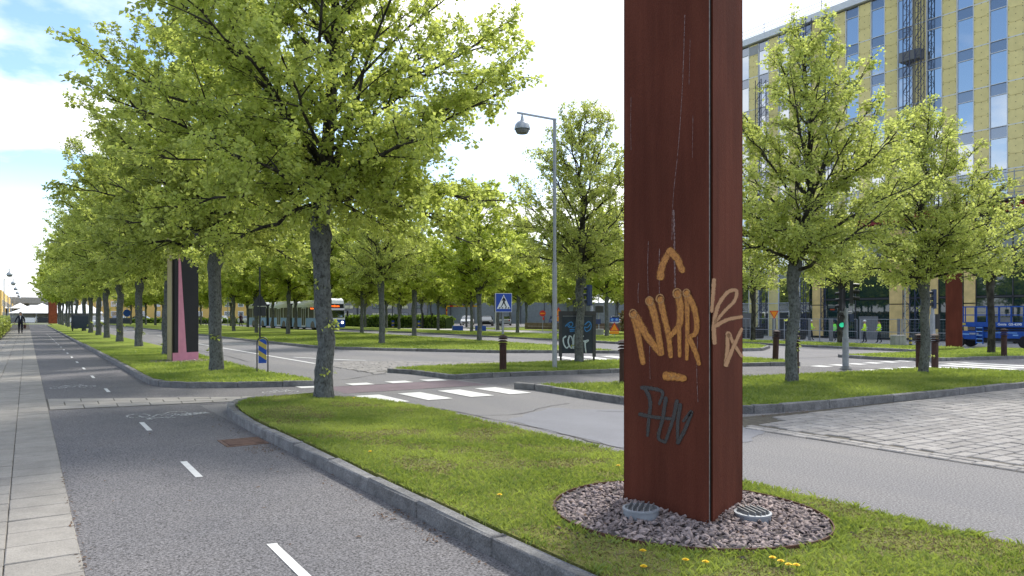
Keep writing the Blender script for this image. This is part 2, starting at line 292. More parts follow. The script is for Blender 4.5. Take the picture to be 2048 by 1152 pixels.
# ------------------------------------------------------------------ mesh helpers
class MB:
    """collects shapes and links them as ONE mesh object"""
    def __init__(s): s.v = []; s.f = []; s.m = []; s.mi = 0
    def add(s, vs, fs):
        k = len(s.v); s.v += [tuple(p) for p in vs]; s.f += [tuple(i+k for i in f) for f in fs]; s.m += [s.mi]*len(fs); return s
    def box(s, c, d, rz=0, M=None):
        hx, hy, hz_ = d[0]/2, d[1]/2, d[2]/2; ca, sa = math.cos(rz), math.sin(rz); vs = []
        for z in (-hz_, hz_):
            for x, y in ((-hx, -hy), (hx, -hy), (hx, hy), (-hx, hy)):
                p = (c[0]+x*ca-y*sa, c[1]+x*sa+y*ca, c[2]+z); vs.append(M @ Vector(p) if M else p)
        return s.add(vs, [(3, 2, 1, 0), (4, 5, 6, 7), (0, 1, 5, 4), (1, 2, 6, 5), (2, 3, 7, 6), (3, 0, 4, 7)])
    def cbox(s, c, d, b=.02, rz=0):
        """box with chamfered top and upright edges"""
        hx, hy = d[0]/2, d[1]/2; z0, z1 = c[2]-d[2]/2, c[2]+d[2]/2; ca, sa = math.cos(rz), math.sin(rz); vs = []
        def ring(x, y, bb, z):
            for px, py in ((-x+bb, -y), (x-bb, -y), (x, -y+bb), (x, y-bb), (x-bb, y), (-x+bb, y), (-x, y-bb), (-x, -y+bb)):
                vs.append((c[0]+px*ca-py*sa, c[1]+px*sa+py*ca, z))
        ring(hx, hy, b, z0); ring(hx, hy, b, z1-b); ring(hx-b, hy-b, b*.5, z1)
        fs = [(i, (i+1) % 8, (i+1) % 8+8, i+8) for i in range(8)]+[(i+8, (i+1) % 8+8, (i+1) % 8+16, i+16) for i in range(8)]
        fs += [tuple(range(16, 24)), tuple(range(7, -1, -1))]
        return s.add(vs, fs)
    def tube(s, pts, rad, n=8, cap=True):
        pts = [Vector(p) for p in pts]; k = len(pts)
        if not hasattr(rad, '__len__'): rad = [rad]*k
        vs = []; fs = []
        up = None
        for i, p in enumerate(pts):
            d = (pts[min(i+1, k-1)]-pts[max(i-1, 0)])
            d = d.normalized() if d.length > 1e-9 else Vector((0, 0, 1))
            if up is None: up = d.orthogonal().normalized()
            up = (up-d*up.dot(d)); up = up.normalized() if up.length > 1e-6 else d.orthogonal().normalized()
            w = d.cross(up)
            for j in range(n):
                a = 2*math.pi*j/n; vs.append(p+(up*math.cos(a)+w*math.sin(a))*rad[i])
        for i in range(k-1):
            for j in range(n): fs.append((i*n+j, i*n+(j+1) % n, (i+1)*n+(j+1) % n, (i+1)*n+j))
        if cap: fs += [tuple(range(n-1, -1, -1)), tuple((k-1)*n+j for j in range(n))]
        return s.add(vs, fs)
    def lathe(s, prof, c=(0, 0, 0), n=16, M=None):
        vs = []; fs = []; k = len(prof)
        for r, z in prof:
            for j in range(n):
                a = 2*math.pi*j/n; p = Vector((c[0]+r*math.cos(a), c[1]+r*math.sin(a), c[2]+z)); vs.append(M @ p if M else p)
        for i in range(k-1):
            for j in range(n): fs.append((i*n+j, i*n+(j+1) % n, (i+1)*n+(j+1) % n, (i+1)*n+j))
        fs += [tuple(range(n-1, -1, -1)), tuple((k-1)*n+j for j in range(n))]
        return s.add(vs, fs)
    def prism(s, poly, axis, a, b):
        """polygon (2-D) swept along an axis from a to b; axis 'x': poly is (y,z); 'y': (x,z); 'z': (x,y)"""
        f = {'x': lambda p, t: (t, p[0], p[1]), 'y': lambda p, t: (p[0], t, p[1]), 'z': lambda p, t: (p[0], p[1], t)}[axis]
        n = len(poly); vs = [f(p, a) for p in poly]+[f(p, b) for p in poly]
        return s.add(vs, [tuple(range(n-1, -1, -1)), tuple(range(n, 2*n))]+[(i, (i+1) % n, (i+1) % n+n, i+n) for i in range(n)])
    def mesh(s, name, mats, smooth=False):
        me = bpy.data.meshes.new(name); me.from_pydata(s.v, [], s.f)
        for m in (mats if isinstance(mats, (list, tuple)) else [mats]): me.materials.append(MATS[m])
        if len(me.materials) > 1: me.polygons.foreach_set('material_index', s.m)
        bm = bmesh.new(); bm.from_mesh(me); bmesh.ops.recalc_face_normals(bm, faces=bm.faces); bm.to_mesh(me); bm.free()
        if smooth:
            me.polygons.foreach_set('use_smooth', [True]*len(me.polygons))
            try: me.set_sharp_from_angle(angle=R(40))
            except Exception: pass
        me.update(); return me
    def build(s, name, mats, parent=None, smooth=False, loc=None):
        return link(name, s.mesh(name, mats, smooth), parent, loc)

def link(name, me, parent=None, loc=None, rz=0, scale=None):
    o = bpy.data.objects.new(name, me); COL.objects.link(o)
    if parent is not None: o.parent = parent
    if loc is not None: o.location = loc
    if rz: o.rotation_euler = (0, 0, rz)
    if scale: o.scale = scale
    return o
def thing(name, label, cat, loc=(0, 0, 0), rz=0, group=None):
    o = bpy.data.objects.new(name, None); COL.objects.link(o); o.empty_display_size = .2
    o.location = loc; o.rotation_euler = (0, 0, rz); return tag(o, label, cat, group)
def tag(o, label=None, cat=None, group=None, kind=None):
    if label: o['label'] = label
    if cat: o['category'] = cat
    if group: o['group'] = group
    if kind: o['kind'] = kind
    return o
def copy_tree(o, parent=None):
    c = o.copy(); COL.objects.link(c)
    if parent is not None: c.parent = parent
    for ch in o.children: copy_tree(ch, c)
    return c
def np_mesh(name, verts, faces, m, attrs=None):
    """verts (N,3), faces (F,k) with k constant"""
    me = bpy.data.meshes.new(name); k = faces.shape[1]
    me.vertices.add(len(verts)); me.vertices.foreach_set('co', np.ascontiguousarray(verts, dtype=np.float32).ravel())
    me.loops.add(faces.size); me.loops.foreach_set('vertex_index', np.ascontiguousarray(faces, dtype=np.int32).ravel())
    me.polygons.add(len(faces)); me.polygons.foreach_set('loop_start', np.arange(0, faces.size, k, dtype=np.int32))
    for an, av in (attrs or {}).items():
        at = me.attributes.new(an, 'FLOAT', 'POINT'); at.data.foreach_set('value', np.ascontiguousarray(av, dtype=np.float32))
    me.materials.append(MATS[m]); me.update(calc_edges=True); return me
def text_mesh(txt, size, m, extrude=.002, bold=0):
    cu = bpy.data.curves.new('lettering', 'FONT'); cu.body = txt; cu.size = size; cu.extrude = extrude; cu.align_x = 'CENTER'; cu.align_y = 'CENTER'; cu.offset = bold
    o = bpy.data.objects.new('lettering', cu); COL.objects.link(o)
    me = bpy.data.meshes.new_from_object(o.evaluated_get(bpy.context.evaluated_depsgraph_get()))
    bpy.data.objects.remove(o); me.materials.clear(); me.materials.append(MATS[m]); return me
def catmull(pts, n=8):
    P = [Vector(p) for p in pts]; P = [2*P[0]-P[1]]+P+[2*P[-1]-P[-2]]; o = []
    for i in range(1, len(P)-2):
        for k in range(n):
            t = k/n; a, b, c, d = P[i-1:i+3]
            o.append(.5*((2*b)+(c-a)*t+(2*a-5*b+4*c-d)*t*t+(3*b-a-3*c+d)*t**3))
    o.append(P[-2]); return o
def sheet(name, poly, z, m, label=None, kind='structure', parent=None, cut=0):
    bm = bmesh.new(); vs = [bm.verts.new((x, y, z)) for x, y in poly]; f = bm.faces.new(vs)
    if f.normal.z < 0: f.normal_flip()
    bm.normal_update()
    if f.normal.z < 0: bmesh.ops.reverse_faces(bm, faces=bm.faces)
    bmesh.ops.triangulate(bm, faces=bm.faces)
    me = bpy.data.meshes.new(name); bm.to_mesh(me); bm.free(); me.materials.append(MATS[m])
    o = link(name, me, parent)
    if parent is None: tag(o, label, None, None, kind)
    return o
def ribbon(strokes, width, to3, nrm, name, m, parent, lift=.003):
    """spray strokes: (points in a flat chart, width factor); 'cover' falls off towards the edge"""
    V = []; F = []; A = []
    for st in strokes:
        w = width
        if isinstance(st, tuple): st, w = st[0], width*st[1]
        p = catmull([(a, b, 0) for a, b in st], 7); n = len(p); b0 = len(V)
        # rounded ends
        d0 = (p[0]-p[1]).normalized(); d1 = (p[-1]-p[-2]).normalized()
        p = [p[0]+d0*w*.5, p[0]+d0*w*.3]+p+[p[-1]+d1*w*.3, p[-1]+d1*w*.5]; ws = [0.15, .75]+[1]*n+[.75, .15]
        for i, q in enumerate(p):
            t = (p[min(i+1, len(p)-1)]-p[max(i-1, 0)]).normalized(); s_ = Vector((-t.y, t.x, 0))
            ed = 0 if i in (0, len(p)-1) else 1
            for c, a in ((-1.45, 0), (-.72, .62), (0, 1.0), (.72, .62), (1.45, 0)):
                u = q+s_*c*w*.5*ws[i]*(1.22-.42*i/len(p)+.06*math.sin(i*1.7+b0)); V.append(Vector(to3(u.x, u.y))+nrm*lift); A.append(a*ed)
        for i in range(len(p)-1):
            for j in range(4): F.append((b0+i*5+j, b0+i*5+j+1, b0+(i+1)*5+j+1, b0+(i+1)*5+j))
        lift += .0004
    me = np_mesh(name, np.array([tuple(v) for v in V]), np.array(F), m, {'cover': np.array(A)})
    return link(name, me, parent)

# ================================================================== SETTING
# ground, roads, paths (flush sheets 4 mm apart)
gx = [-900, 36.9, 40, 45, 50, 55, 900]; gz_ = [0, 0, -.14, -.42, -.68, -.80, -.80]; gy = [-300, 56, 72, 1500]; gf = [1, 1, 0, 0]
mb = MB(); mb.add([(x, y, z*f-.03) for y, f in zip(gy, gf) for x, z in zip(gx, gz_)], [(r_*7+c, r_*7+c+1, r_*7+c+8, r_*7+c+7) for r_ in range(3) for c in range(6)])
tag(mb.build('ground', 'ground_dirt'), 'dull ground reaching to the horizon, dropping a little towards the building site', None, None, 'structure')
sheet('road', [(.3, -25), (36.9, -25), (36.9, 60), (34.9, 60), (34.9, 170), (.3, 170)], 0, 'asphalt_road', 'worn pale grey asphalt carriageways and junction')
sheet('cycle_path', [(.3, -25), (2.56, -25), (2.56, 14.0), (5.4, 13.9), (5.5, 16.4), (3, 17.3), (2.4, 18.4), (2.4, 150), (.3, 150)], .004, 'asphalt_path', 'coarse purplish grey asphalt cycle path')
sheet('road_crossing', [(5.42, 14.45), (8.82, 14.45), (8.75, 15.95), (5.5, 15.95)], .004, 'asphalt_purple', 'purplish asphalt cycle crossing over the road')
random.seed(9)
def wob(pts, amp=.06, n=7):
    o = []
    for (x0, y0), (x1, y1) in zip(pts, pts[1:]+pts[:1]):
        for k in range(n):
            t = k/n; a = amp if k else 0; o.append((x0+(x1-x0)*t+random.uniform(-a, a), y0+(y1-y0)*t+random.uniform(-a, a)))
    return o
sheet('road_patch', wob([(5.95, 6.4), (7.6, 6.15), (8.55, 6.6), (8.6, 9.2), (7.5, 10.3), (6.1, 9.4)]), .004, 'asphalt_patch', 'smooth bluish repair patch in the road by the zebra crossing')
sheet('side_path', [(8.95, 12.9), (21.5, 11.9), (21.0, 13.9), (18.6, 15.1), (8.95, 15.9)], .004, 'asphalt_path', 'asphalt path between the two grass islands')
sheet('footpath', [(34.9, 130), (34.9, 60), (35.6, 46), (36.6, 40), (42, 50), (43.2, 60), (41.2, 76), (37.3, 95), (37.6, 130)], .006, 'light_paving', 'pale concrete footpath behind the bus lane')
ax = [36.7, 40, 45, 50, 55, 71]; az_ = [.006, -.13, -.41, -.67, -.79, -.79]
mb = MB(); mb.add([(x, y, z) for y in (-20, 56) for x, z in zip(ax, az_)], [(c, c+1, c+7, c+6) for c in range(5)])
tag(mb.build('building_apron', 'light_paving'), 'pale paved building site dipping towards the yellow facade', None, None, 'structure')
sheet('car_park', [(43.5, 64), (66, 60), (90, 100), (90, 160), (35, 170), (36, 132), (44, 100), (41.5, 78)], .008, 'asphalt_road', 'car park asphalt beyond the trees')

# left pavement of concrete slabs
pav = sheet('pavement', [(-3.2, -12), (.3, -12), (.3, 160), (-1.6, 160), (-3.2, 60)], -.006, 'joint_sand', 'concrete slab pavement beside the cycle path')
def slab_mesh(seed, lx=1, ly=1, h=.05, b=.006, m='concrete_slab'):
    rr = random.Random(seed); mb = MB(); mb.cbox((0, 0, -h/2), (lx, ly, h), b)
    mb.v = [(x+rr.uniform(-.002, .002), y+rr.uniform(-.002, .002), z+(rr.uniform(-.0025, .0025) if z > -h*.5 else 0)) for x, y, z in mb.v]
    return mb.mesh('paving_slab', m)
SL = [slab_mesh(i, .42, .385) for i in range(5)]
SLB = [slab_mesh(i+9, .42, .25) for i in range(3)]
slabs = []; cols = [(.09, 0), (-.335, .13), (-.76, 0), (-1.185, .2)]
rr = random.Random(3)
for xc, off in cols:
    y = 2.0+off
    while y < 95:
        short = rr.random() < .16; ly = .25 if short else .385
        slabs.append((xc, y+ly/2, short)); y += ly+.013
slabs.sort(key=lambda s: s[1]-(0 if s[0] > -.5 else -3.0))
vis = [s for s in slabs if (s[0]+.21)*math.cos(TH)-s[1]*math.sin(TH) > -.72*((s[0]+.21)*math.sin(TH)+s[1]*math.cos(TH)) and s[1] > 4]
vis = vis[:300]; vs_ = set(vis)
for i, (x, y, sh) in enumerate(vis):
    o = link('paving_slab', rr.choice(SLB if sh else SL), pav, (x, y, .010+rr.uniform(-.003, .003)))
    o.rotation_euler = (rr.uniform(-.004, .004), rr.uniform(-.006, .006), rr.uniform(-.004, .004))
mb = MB()
for s in slabs:
    if s not in vs_: mb.cbox((s[0], s[1], -.015+rr.uniform(-.002, .002)), (.42, .25 if s[2] else .385, .05), .006)
tag(mb.build('paving_slab', 'concrete_slab', pav), kind='stuff')

# pale slab band crossing the cycle path
band = sheet('crossing_band', [(.31, 14.58), (4.75, 13.98), (5.2, 14.5), (3.4, 14.95), (.31, 16.52)], .007, 'joint_sand', 'band of pale slabs across the cycle path')
rr = random.Random(8)
def bandpt(u, v):
    a = Vector((.32, 14.6)); b = Vector((4.7, 13.98)); c = Vector((.32, 16.5)); d = Vector((4.9, 14.52)); mid = Vector((3.4, 14.93))
    lo_ = a.lerp(b, u); k = .672; hi_ = c.lerp(mid, u/k) if u < k else mid.lerp(d, (u-k)/(1-k))
    return lo_.lerp(hi_, v)
for r_ in range(3):
    u = 0 if r_ % 2 == 0 else -.06
    while u < 1:
        u0, u1 = max(u, 0)+.002, min(u+.115, 1)-.002; u += .115
        if u1-u0 < .02: continue
        q = [bandpt(u0, r_/3+.008), bandpt(u1, r_/3+.008), bandpt(u1, (r_+1)/3-.008), bandpt(u0, (r_+1)/3-.008)]
        c = sum(q, Vector((0, 0)))/4; z = .016+rr.uniform(-.002, .002)
        m_ = MB(); m_.prism([tuple(p-c) for p in q], 'z', -.02, 0); m_.build('paving_slab', 'pale_slab', band, loc=(c.x, c.y, z))

# lawns (raised, with a skirt) and kerbs
KS = []
for i in range(5):
    rk = random.Random(40+i); m_ = MB(); m_.cbox((0, 0, -.10), (1.0, .115, .26), .012)
    n0 = m_.v[:]; m_.v = [(x, y+rk.uniform(-.006, .006), z+(rk.uniform(-.008, .008) if z > 0 else 0)) for x, y, z in n0]; KS.append(m_.mesh('kerb_stone', 'granite'))
def kerb(parent, pts, inner, top=.125, far=42, ln=1.0, w=.115, cm=None, wid=1.0):
    """stones along pts (outer foot of the kerb); inner = +1 if the lawn lies on the walker's left hand"""
    rr = random.Random(int(abs(pts[0][0])*100)); P = [Vector(p) for p in pts]
    seg = [(b-a).length for a, b in zip(P, P[1:])]; tot = sum(seg)
    def at(s):
        for a, b, l in zip(P, P[1:], seg):
            if s <= l: return a.lerp(b, s/l)
            s -= l
        return P[-1]
    s = 0; mb = MB(); n = 0
    while s < tot-.05:
        l = min(rr.uniform(.85, 1.2)*ln, tot-s)
        if tot-s-l < .3: l = tot-s
        # shorten on bends
        a = at(s); b = at(s+l); mid = at(s+l/2)
        if (mid-(a+b)/2).length > .03: l *= .5; b = at(s+l)
        d = (b-a).normalized(); nn = Vector((-d.y, d.x))*inner; c = (a+b)/2+nn*w/2; L_ = (b-a).length
        ang = math.atan2(d.y, d.x); z = top-.026+rr.uniform(-.006, .006)
        if c.length < far:
            o = link('kerb_stone', rr.choice(KS), parent, (c.x, c.y, z), ang, (max(L_-.008, .05), wid, 1)); n += 1
            o.rotation_euler = (rr.uniform(-.02, .02), rr.uniform(-.006, .006), ang)
        else: mb.cbox((c.x, c.y, z-.12), (L_-.01, w, .24), .014, ang)
        s += l
    if mb.v: tag(mb.build('kerb_stone', 'granite', parent), kind='stuff')
def lawn(name, poly, label, z=.115, m='far_lawn'):
    bm = bmesh.new(); vs = [bm.verts.new((x, y, z)) for x, y in poly]; f = bm.faces.new(vs); bm.normal_update()
    if f.normal.z < 0: bmesh.ops.reverse_faces(bm, faces=bm.faces)
    r_ = bmesh.ops.extrude_face_region(bm, geom=list(bm.faces))
    bmesh.ops.translate(bm, vec=(0, 0, -.2), verts=[g for g in r_['geom'] if isinstance(g, bmesh.types.BMVert)])
    bmesh.ops.recalc_face_normals(bm, faces=bm.faces); bmesh.ops.triangulate(bm, faces=bm.faces)
    me = bpy.data.meshes.new(name); bm.to_mesh(me); bm.free(); me.materials.append(MATS[m])
    return tag(link(name, me), label, None, None, 'structure')

# lawn A: the strip the big pillar stands on, dished towards the road
AL = [(-8, 2.72), (10.2, 2.72), (11.4, 2.74), (12.3, 2.84), (12.9, 2.98), (13.35, 3.25), (13.6, 3.62), (13.72, 4.2), (13.76, 4.5)]
AR = [(-8, 5.66), (9, 5.62), (10.6, 5.62), (11.8, 5.58), (12.6, 5.46), (13.1, 5.28), (13.5, 5.05), (13.70, 4.8), (13.76, 4.56)]
def interp(T, y):
    for (y0, x0), (y1, x1) in zip(T, T[1:]):
        if y <= y1: return x0+(x1-x0)*(y-y0)/(y1-y0)
    return T[-1][1]
def lawn_z(x, y):
    t = min(max((x-interp(AL, y))/max(interp(AR, y)-interp(AL, y), .05), 0), 1)
    return (.128-.075*t-.04*max(t-.55, 0))+.012*math.sin(x*2.3+y*.9)*math.sin(y*1.7)*(1-abs(2*t-1))
ys = [-8+.45*i for i in range(48)]; ys = [y for y in ys if y < 12.4]+[12.4, 12.7, 12.95, 13.15, 13.35, 13.5, 13.6, 13.68, 13.73, 13.76]; NX = 14
V = []; F = []
for y in ys:
    a, b = interp(AL, y), interp(AR, y)
    V.append((a, y, -.05))
    for i in range(NX+1): x = a+(b-a)*i/NX; V.append((x, y, lawn_z(x, y)))
    V.append((b, y, -.05))
W_ = NX+3
for j in range(len(ys)-1):
    for i in range(W_-1): F.append((j*W_+i, j*W_+i+1, (j+1)*W_+i+1, (j+1)*W_+i))
mb = MB(); mb.v = V; mb.f = F; mb.m = [0]*len(F)
lawnA = tag(mb.build('lawn', 'lawn_soil', smooth=True), 'kerbed grass strip under the big rusty pillar', None, None, 'structure')
kerb(lawnA, [(2.56, -3), (2.56, 8.4), (2.54, 10.2), (2.58, 11.3), (2.68, 12.4), (2.83, 13.05), (3.12, 13.52), (3.55, 13.80), (4.2, 13.92), (4.7, 13.95)], -1, .130)
lawnB = lawn('lawn', [(2.50, 130), (2.52, 24), (2.48, 20.2), (2.50, 18.9), (2.65, 18.2), (2.95, 17.6), (3.4, 17.25), (4.2, 16.85), (5.42, 16.47), (5.52, 16.9), (5.40, 18.4), (5.22, 19.6), (5.26, 24), (5.42, 30), (5.42, 130)], 'kerbed grass strip under the black and pink pillar')
kerb(lawnB, [(2.44, 130), (2.40, 43), (2.37, 24.6), (2.34, 20.2), (2.36, 18.7), (2.52, 18.0), (2.85, 17.42), (3.35, 17.1), (4.1, 16.72), (5.5, 16.3)], 1, .125, far=44)
lawnC = lawn('lawn', [(10.9, 170), (11.5, 82), (11.62, 43), (11.85, 35.2), (12.35, 33), (13.45, 31.2), (15.2, 28.55), (16.6, 26.55), (18.5, 25.35), (20.0, 24.05), (20.6, 23.45), (20.95, 24.5), (21.9, 29.8), (22.3, 37), (22.7, 43), (23.3, 52), (23.6, 70), (23.7, 170)], 'broad grass median with rows of lime trees')
kerb(lawnC, [(10.76, 170), (11.36, 82), (11.48, 43), (11.7, 35.2), (12.2, 32.9), (13.3, 31.1), (15.1, 28.4), (16.5, 26.4), (18.4, 25.2), (19.9, 23.9), (20.65, 23.25)], -1, .125, far=46)
lawnD = lawn('lawn', [(26.4, 21.7), (27.5, 21.6), (29.9, 23.1), (31, 24.4), (32, 27), (34.2, 36), (34.8, 60), (34.6, 170), (28.9, 170), (28.6, 62), (28.2, 50), (27.6, 37), (27.2, 30)], 'narrow grass verge between bus lane and footpath')
kerb(lawnD, [(28.75, 170), (28.5, 62), (28.1, 50), (27.5, 37), (27.05, 30), (26.25, 21.6), (27.5, 21.45), (30.0, 23.0), (31.1, 24.3)], 1, .125, far=44)
lawnE = lawn('lawn', [(8.55, 19.15), (8.9, 18.0), (8.95, 16.25), (10.6, 16.2), (13.7, 15.6), (18.6, 15.42), (20.2, 14.65), (21.0, 15.6), (21.1, 17.3), (16.5, 18.5), (14.06, 19.1), (12, 19.25), (9.77, 19.4)], 'grass island with the pedestrian sign and the lamp post', .11)
kerb(lawnE, [(8.37, 19.1), (8.74, 18.0), (8.80, 16.1), (10.59, 16.06), (13.68, 15.44), (18.58, 15.28), (20.33, 14.45)], 1, .115)
lawnF = lawn('lawn', [(8.98, 13.1), (9.2, 12.7), (9.06, 11.5), (9.06, 10.0), (9.2, 9.0), (9.55, 8.25), (10.0, 7.95), (10.55, 7.83), (13.85, 7.62), (18, 7.48), (24, 7.4), (24, 8.5), (21.8, 9.0), (21.6, 10.2), (20.7, 11.0), (17.5, 11.3), (14.5, 11.85), (10.9, 12.3), (9.6, 12.8)], 'grass island of two lime trees beside the stone setts', .115)
kerb(lawnF, [(8.84, 13.4), (9.05, 12.7), (8.92, 11.5), (8.92, 10.0), (9.06, 8.9), (9.42, 8.15), (9.9, 7.82), (10.53, 7.68), (13.84, 7.47), (18.1, 7.34), (24, 7.25)], 1, .13)
lawnG = lawn('lawn', [(32.1, 17.2), (36.4, 17.2), (36.5, 50), (35.6, 46), (34.6, 34), (33, 26.5)], 'grass verge along the construction fence', .105)
kerb(lawnG, [(34.5, 34), (32.9, 26.5), (31.97, 17.1)], 1, .11, far=46)
lawnH = lawn('lawn', [(25.7, 16.4), (25.4, 15.2), (25.9, 13.5), (27.9, 13.1), (31.8, 12.15), (36.8, 11.0), (36.8, 16.2), (36.4, 16.4), (31.8, 15.8), (28, 16.6)], 'grass corner with the slim lime tree by the lift', .105)
kerb(lawnH, [(25.6, 16.6), (25.25, 15.2), (25.8, 13.35), (27.9, 12.95), (31.8, 12.0), (36.8, 10.85)], 1, .11, far=46)
lawn('lawn', [(43.3, 47), (46.5, 50), (56, 78), (44, 77), (42.5, 70), (43.4, 58)], 'bright lawn behind the footpath', .06)
lawn('lawn', [(-14, 57), (-2.9, 57), (-2.2, 58), (-2.0, 150), (-14, 150)], 'grass verge behind the clipped hedge', .05)
lawn('lawn', [(-2.5, 150), (11, 150), (11, 156), (-2.5, 156)], 'grass strip closing the end of the avenue', .06)
lawn('lawn', [(3.3, 130), (5.42, 130), (5.42, 150), (3.3, 150)], 'last stretch of the grass strip by the far rusty pillar', .11)

# stone setts at the side entrance
sett = sheet('sett_paving', [(8.44, -8), (8.44, 6.9), (9.3, 7.72), (10.5, 7.6), (24, 7.2), (24, -8)], .003, 'joint_sand', 'pale stone setts at the side entrance')
rr = random.Random(21); SM = {}
def sett_mesh(l, w):
    k = (round(l, 2), round(w, 2))
    if k not in SM: m_ = MB(); m_.cbox((0, 0, -.04), (l, w, .08), .011); SM[k] = m_.mesh('sett', 'sett_stone')
    return SM[k]
stones = []
for cx_ in (8.52, 8.67):
    y = -7
    while y < 6.85:
        l = rr.choice((.20, .24, .28)); stones.append((cx_, y+l/2, l, .13, math.pi/2)); y += l+.013
y = -7.0
while y < 7.62:
    x = 8.77+rr.uniform(0, .15); w = .165
    while x < 23.6:
        l = rr.choice((.22, .26, .30, .34, .38))
        lim = 7.05 if x < 9.2 else 7.5-(x-10)*.015
        if y+w/2 < lim and not (x < 9.7 and y > 6.9+(x-8.7)*.5): stones.append((x+l/2, y, l, w, 0))
        x += l+.014
    y += w+.016
def inview(x, y, z=0, mg=1.03):
    d = x*math.sin(TH)+y*math.cos(TH)
    if d < .5: return False
    px = (x*math.cos(TH)-y*math.sin(TH))/d*1479; py = (1.6-z)/d*1479
    return abs(px) < 1024*mg and py < 522*mg
sv = [s for s in stones if inview(s[0], s[1], 0, 1.0)]; so = [s for s in stones if not inview(s[0], s[1], 0, 1.0)]
sv.sort(key=lambda s: s[0]**2+s[1]**2)
for i, (x, y, l, w, a) in enumerate(sv[:300]):
    o = link('sett', sett_mesh(l, w), sett, (x, y, .016+rr.uniform(-.004, .004)), a)
    o.rotation_euler = (rr.uniform(-.03, .03), rr.uniform(-.015, .015), a+rr.uniform(-.02, .02))
mb = MB()
for x, y, l, w, a in sv[300:]+[s for s in so if s[0] < 16 and s[1] > -4]: mb.cbox((x, y, -.024+rr.uniform(-.004, .004)), (l, w, .08), .011, a+rr.uniform(-.02, .02))
tag(mb.build('sett', 'sett_stone', sett), kind='stuff')
# second, farther field of setts in the junction
st2 = sheet('sett_paving', [(7.9, 18.6), (8.4, 19.4), (9.8, 19.7), (14.1, 19.4), (17, 18.7), (17.3, 19.6), (14.5, 20.9), (12.7, 21.6), (11.6, 22.6), (9.2, 24.6), (7.9, 23.4)], .004, 'joint_sand', 'pale stone setts edging the curve of the junction')
mb = MB(); rr = random.Random(5)
from mathutils.geometry import intersect_point_tri_2d
def in_poly(x, y, P):
    c = False; j = len(P)-1
    for i in range(len(P)):
        if (P[i][1] > y) != (P[j][1] > y) and x < (P[j][0]-P[i][0])*(y-P[i][1])/(P[j][1]-P[i][1])+P[i][0]: c = not c
        j = i
    return c
P2 = [(7.95, 18.7), (8.4, 19.5), (9.8, 19.8), (14.1, 19.5), (17, 18.8), (17.2, 19.5), (14.5, 20.8), (12.7, 21.5), (11.6, 22.5), (9.2, 24.5), (7.95, 23.3)]
y = 18.4
while y < 24.8:
    x = 7.8+rr.uniform(0, .2)
    while x < 17.4:
        l = rr.choice((.24, .3, .36))
        if in_poly(x+l/2, y, P2): mb.cbox((x+l/2, y, -.024+rr.uniform(-.005, .008)), (l, .16, .08), .011)
        x += l+.016
    y += .178
tag(mb.build('sett', 'sett_stone', st2), kind='stuff')

# ------------------------------------------------------------------ painted markings
def quad(mb, pts, z): mb.add([(x, y, z) for x, y in pts], [tuple(range(len(pts)))])
mk = sheet('road_marking', [(6.28, 12.43), (6.80, 12.42), (6.80, 13.83), (6.28, 13.80)], .009, 'white_paint', 'painted markings on road and cycle path')
def stripe(pts, z=.009, m='white_paint'):
    mb = MB(); c = (sum(p[0] for p in pts)/len(pts), sum(p[1] for p in pts)/len(pts)); quad(mb, [(p[0]-c[0], p[1]-c[1]) for p in pts], 0)
    return mb.build('stripe', m, mk, loc=(c[0], c[1], z))
for x0 in (5.38, 7.22, 8.12): stripe([(x0, 12.45), (x0+.52, 12.43), (x0+.52, 13.84), (x0, 13.86)])
for x0 in (5.0, 6.17, 7.15, 8.06): stripe([(x0, 15.97), (x0+.52, 15.95), (x0+.52, 16.43), (x0, 16.45)])
for y0, y1 in ((-2.0, -1.1), (1.2, 2.05), (4.42, 5.22), (7.77, 8.68), (11.27, 12.19), (17.36, 18.24), (21.4, 22.3), (25.0, 25.9), (28.5, 29.4), (32, 32.9), (35.5, 36.4), (39, 39.9), (42.5, 43.4), (46, 46.9), (49.5, 50.4), (53, 54), (56.5, 57.5), (60, 61), (64, 65), (68, 69), (72, 73)):
    stripe([(1.385, y0), (1.452, y0-.01), (1.456, y1-.05), (1.462, y1), (1.392, y1+.01)], .0085)
for k in range(7): stripe([(20.15+.95*k, 10.0), (20.67+.95*k, 10.0), (20.67+.95*k, 12.4), (20.15+.95*k, 12.4)], m='road_paint')
for k in range(6): stripe([(20.4+.95*k, 13.7), (20.92+.95*k, 13.7), (20.92+.95*k, 14.2), (20.4+.95*k, 14.2)], m='road_paint')
stripe([(7.84, 23.8), (7.97, 23.8), (8.0, 46), (7.87, 46)], m='road_paint')
stripe([(8.35, 27.8), (8.5, 27.85), (9.6, 25.1), (10.05, 24.6), (9.9, 24.5), (9.45, 24.95)], m='road_paint')
stripe([(9.0, 43.1), (10.4, 41.8), (10.3, 41.3), (8.95, 42.5)], m='road_paint')
stripe([(21.2, 20.9), (25.4, 20.9), (25.4, 21.3), (21.2, 21.3)], m='road_paint')
for k in range(3): stripe([(16.1+.95*k, 20.4-.25*k), (16.6+.95*k, 20.3-.25*k), (17.2+.95*k, 22.6-.3*k), (16.7+.95*k, 22.7-.3*k)], m='road_paint')
for y0 in (52, 60, 68, 76, 84, 92, 100): stripe([(8.4, y0), (8.52, y0), (8.52, y0+3), (8.4, y0+3)], m='road_paint')
for k in range(5): stripe([(27.4+1.1*k, 11.0-.4*k), (27.9+1.1*k, 10.9-.4*k), (27.9+1.1*k, 8.6-.4*k), (27.4+1.1*k, 8.7-.4*k)], m='road_paint')
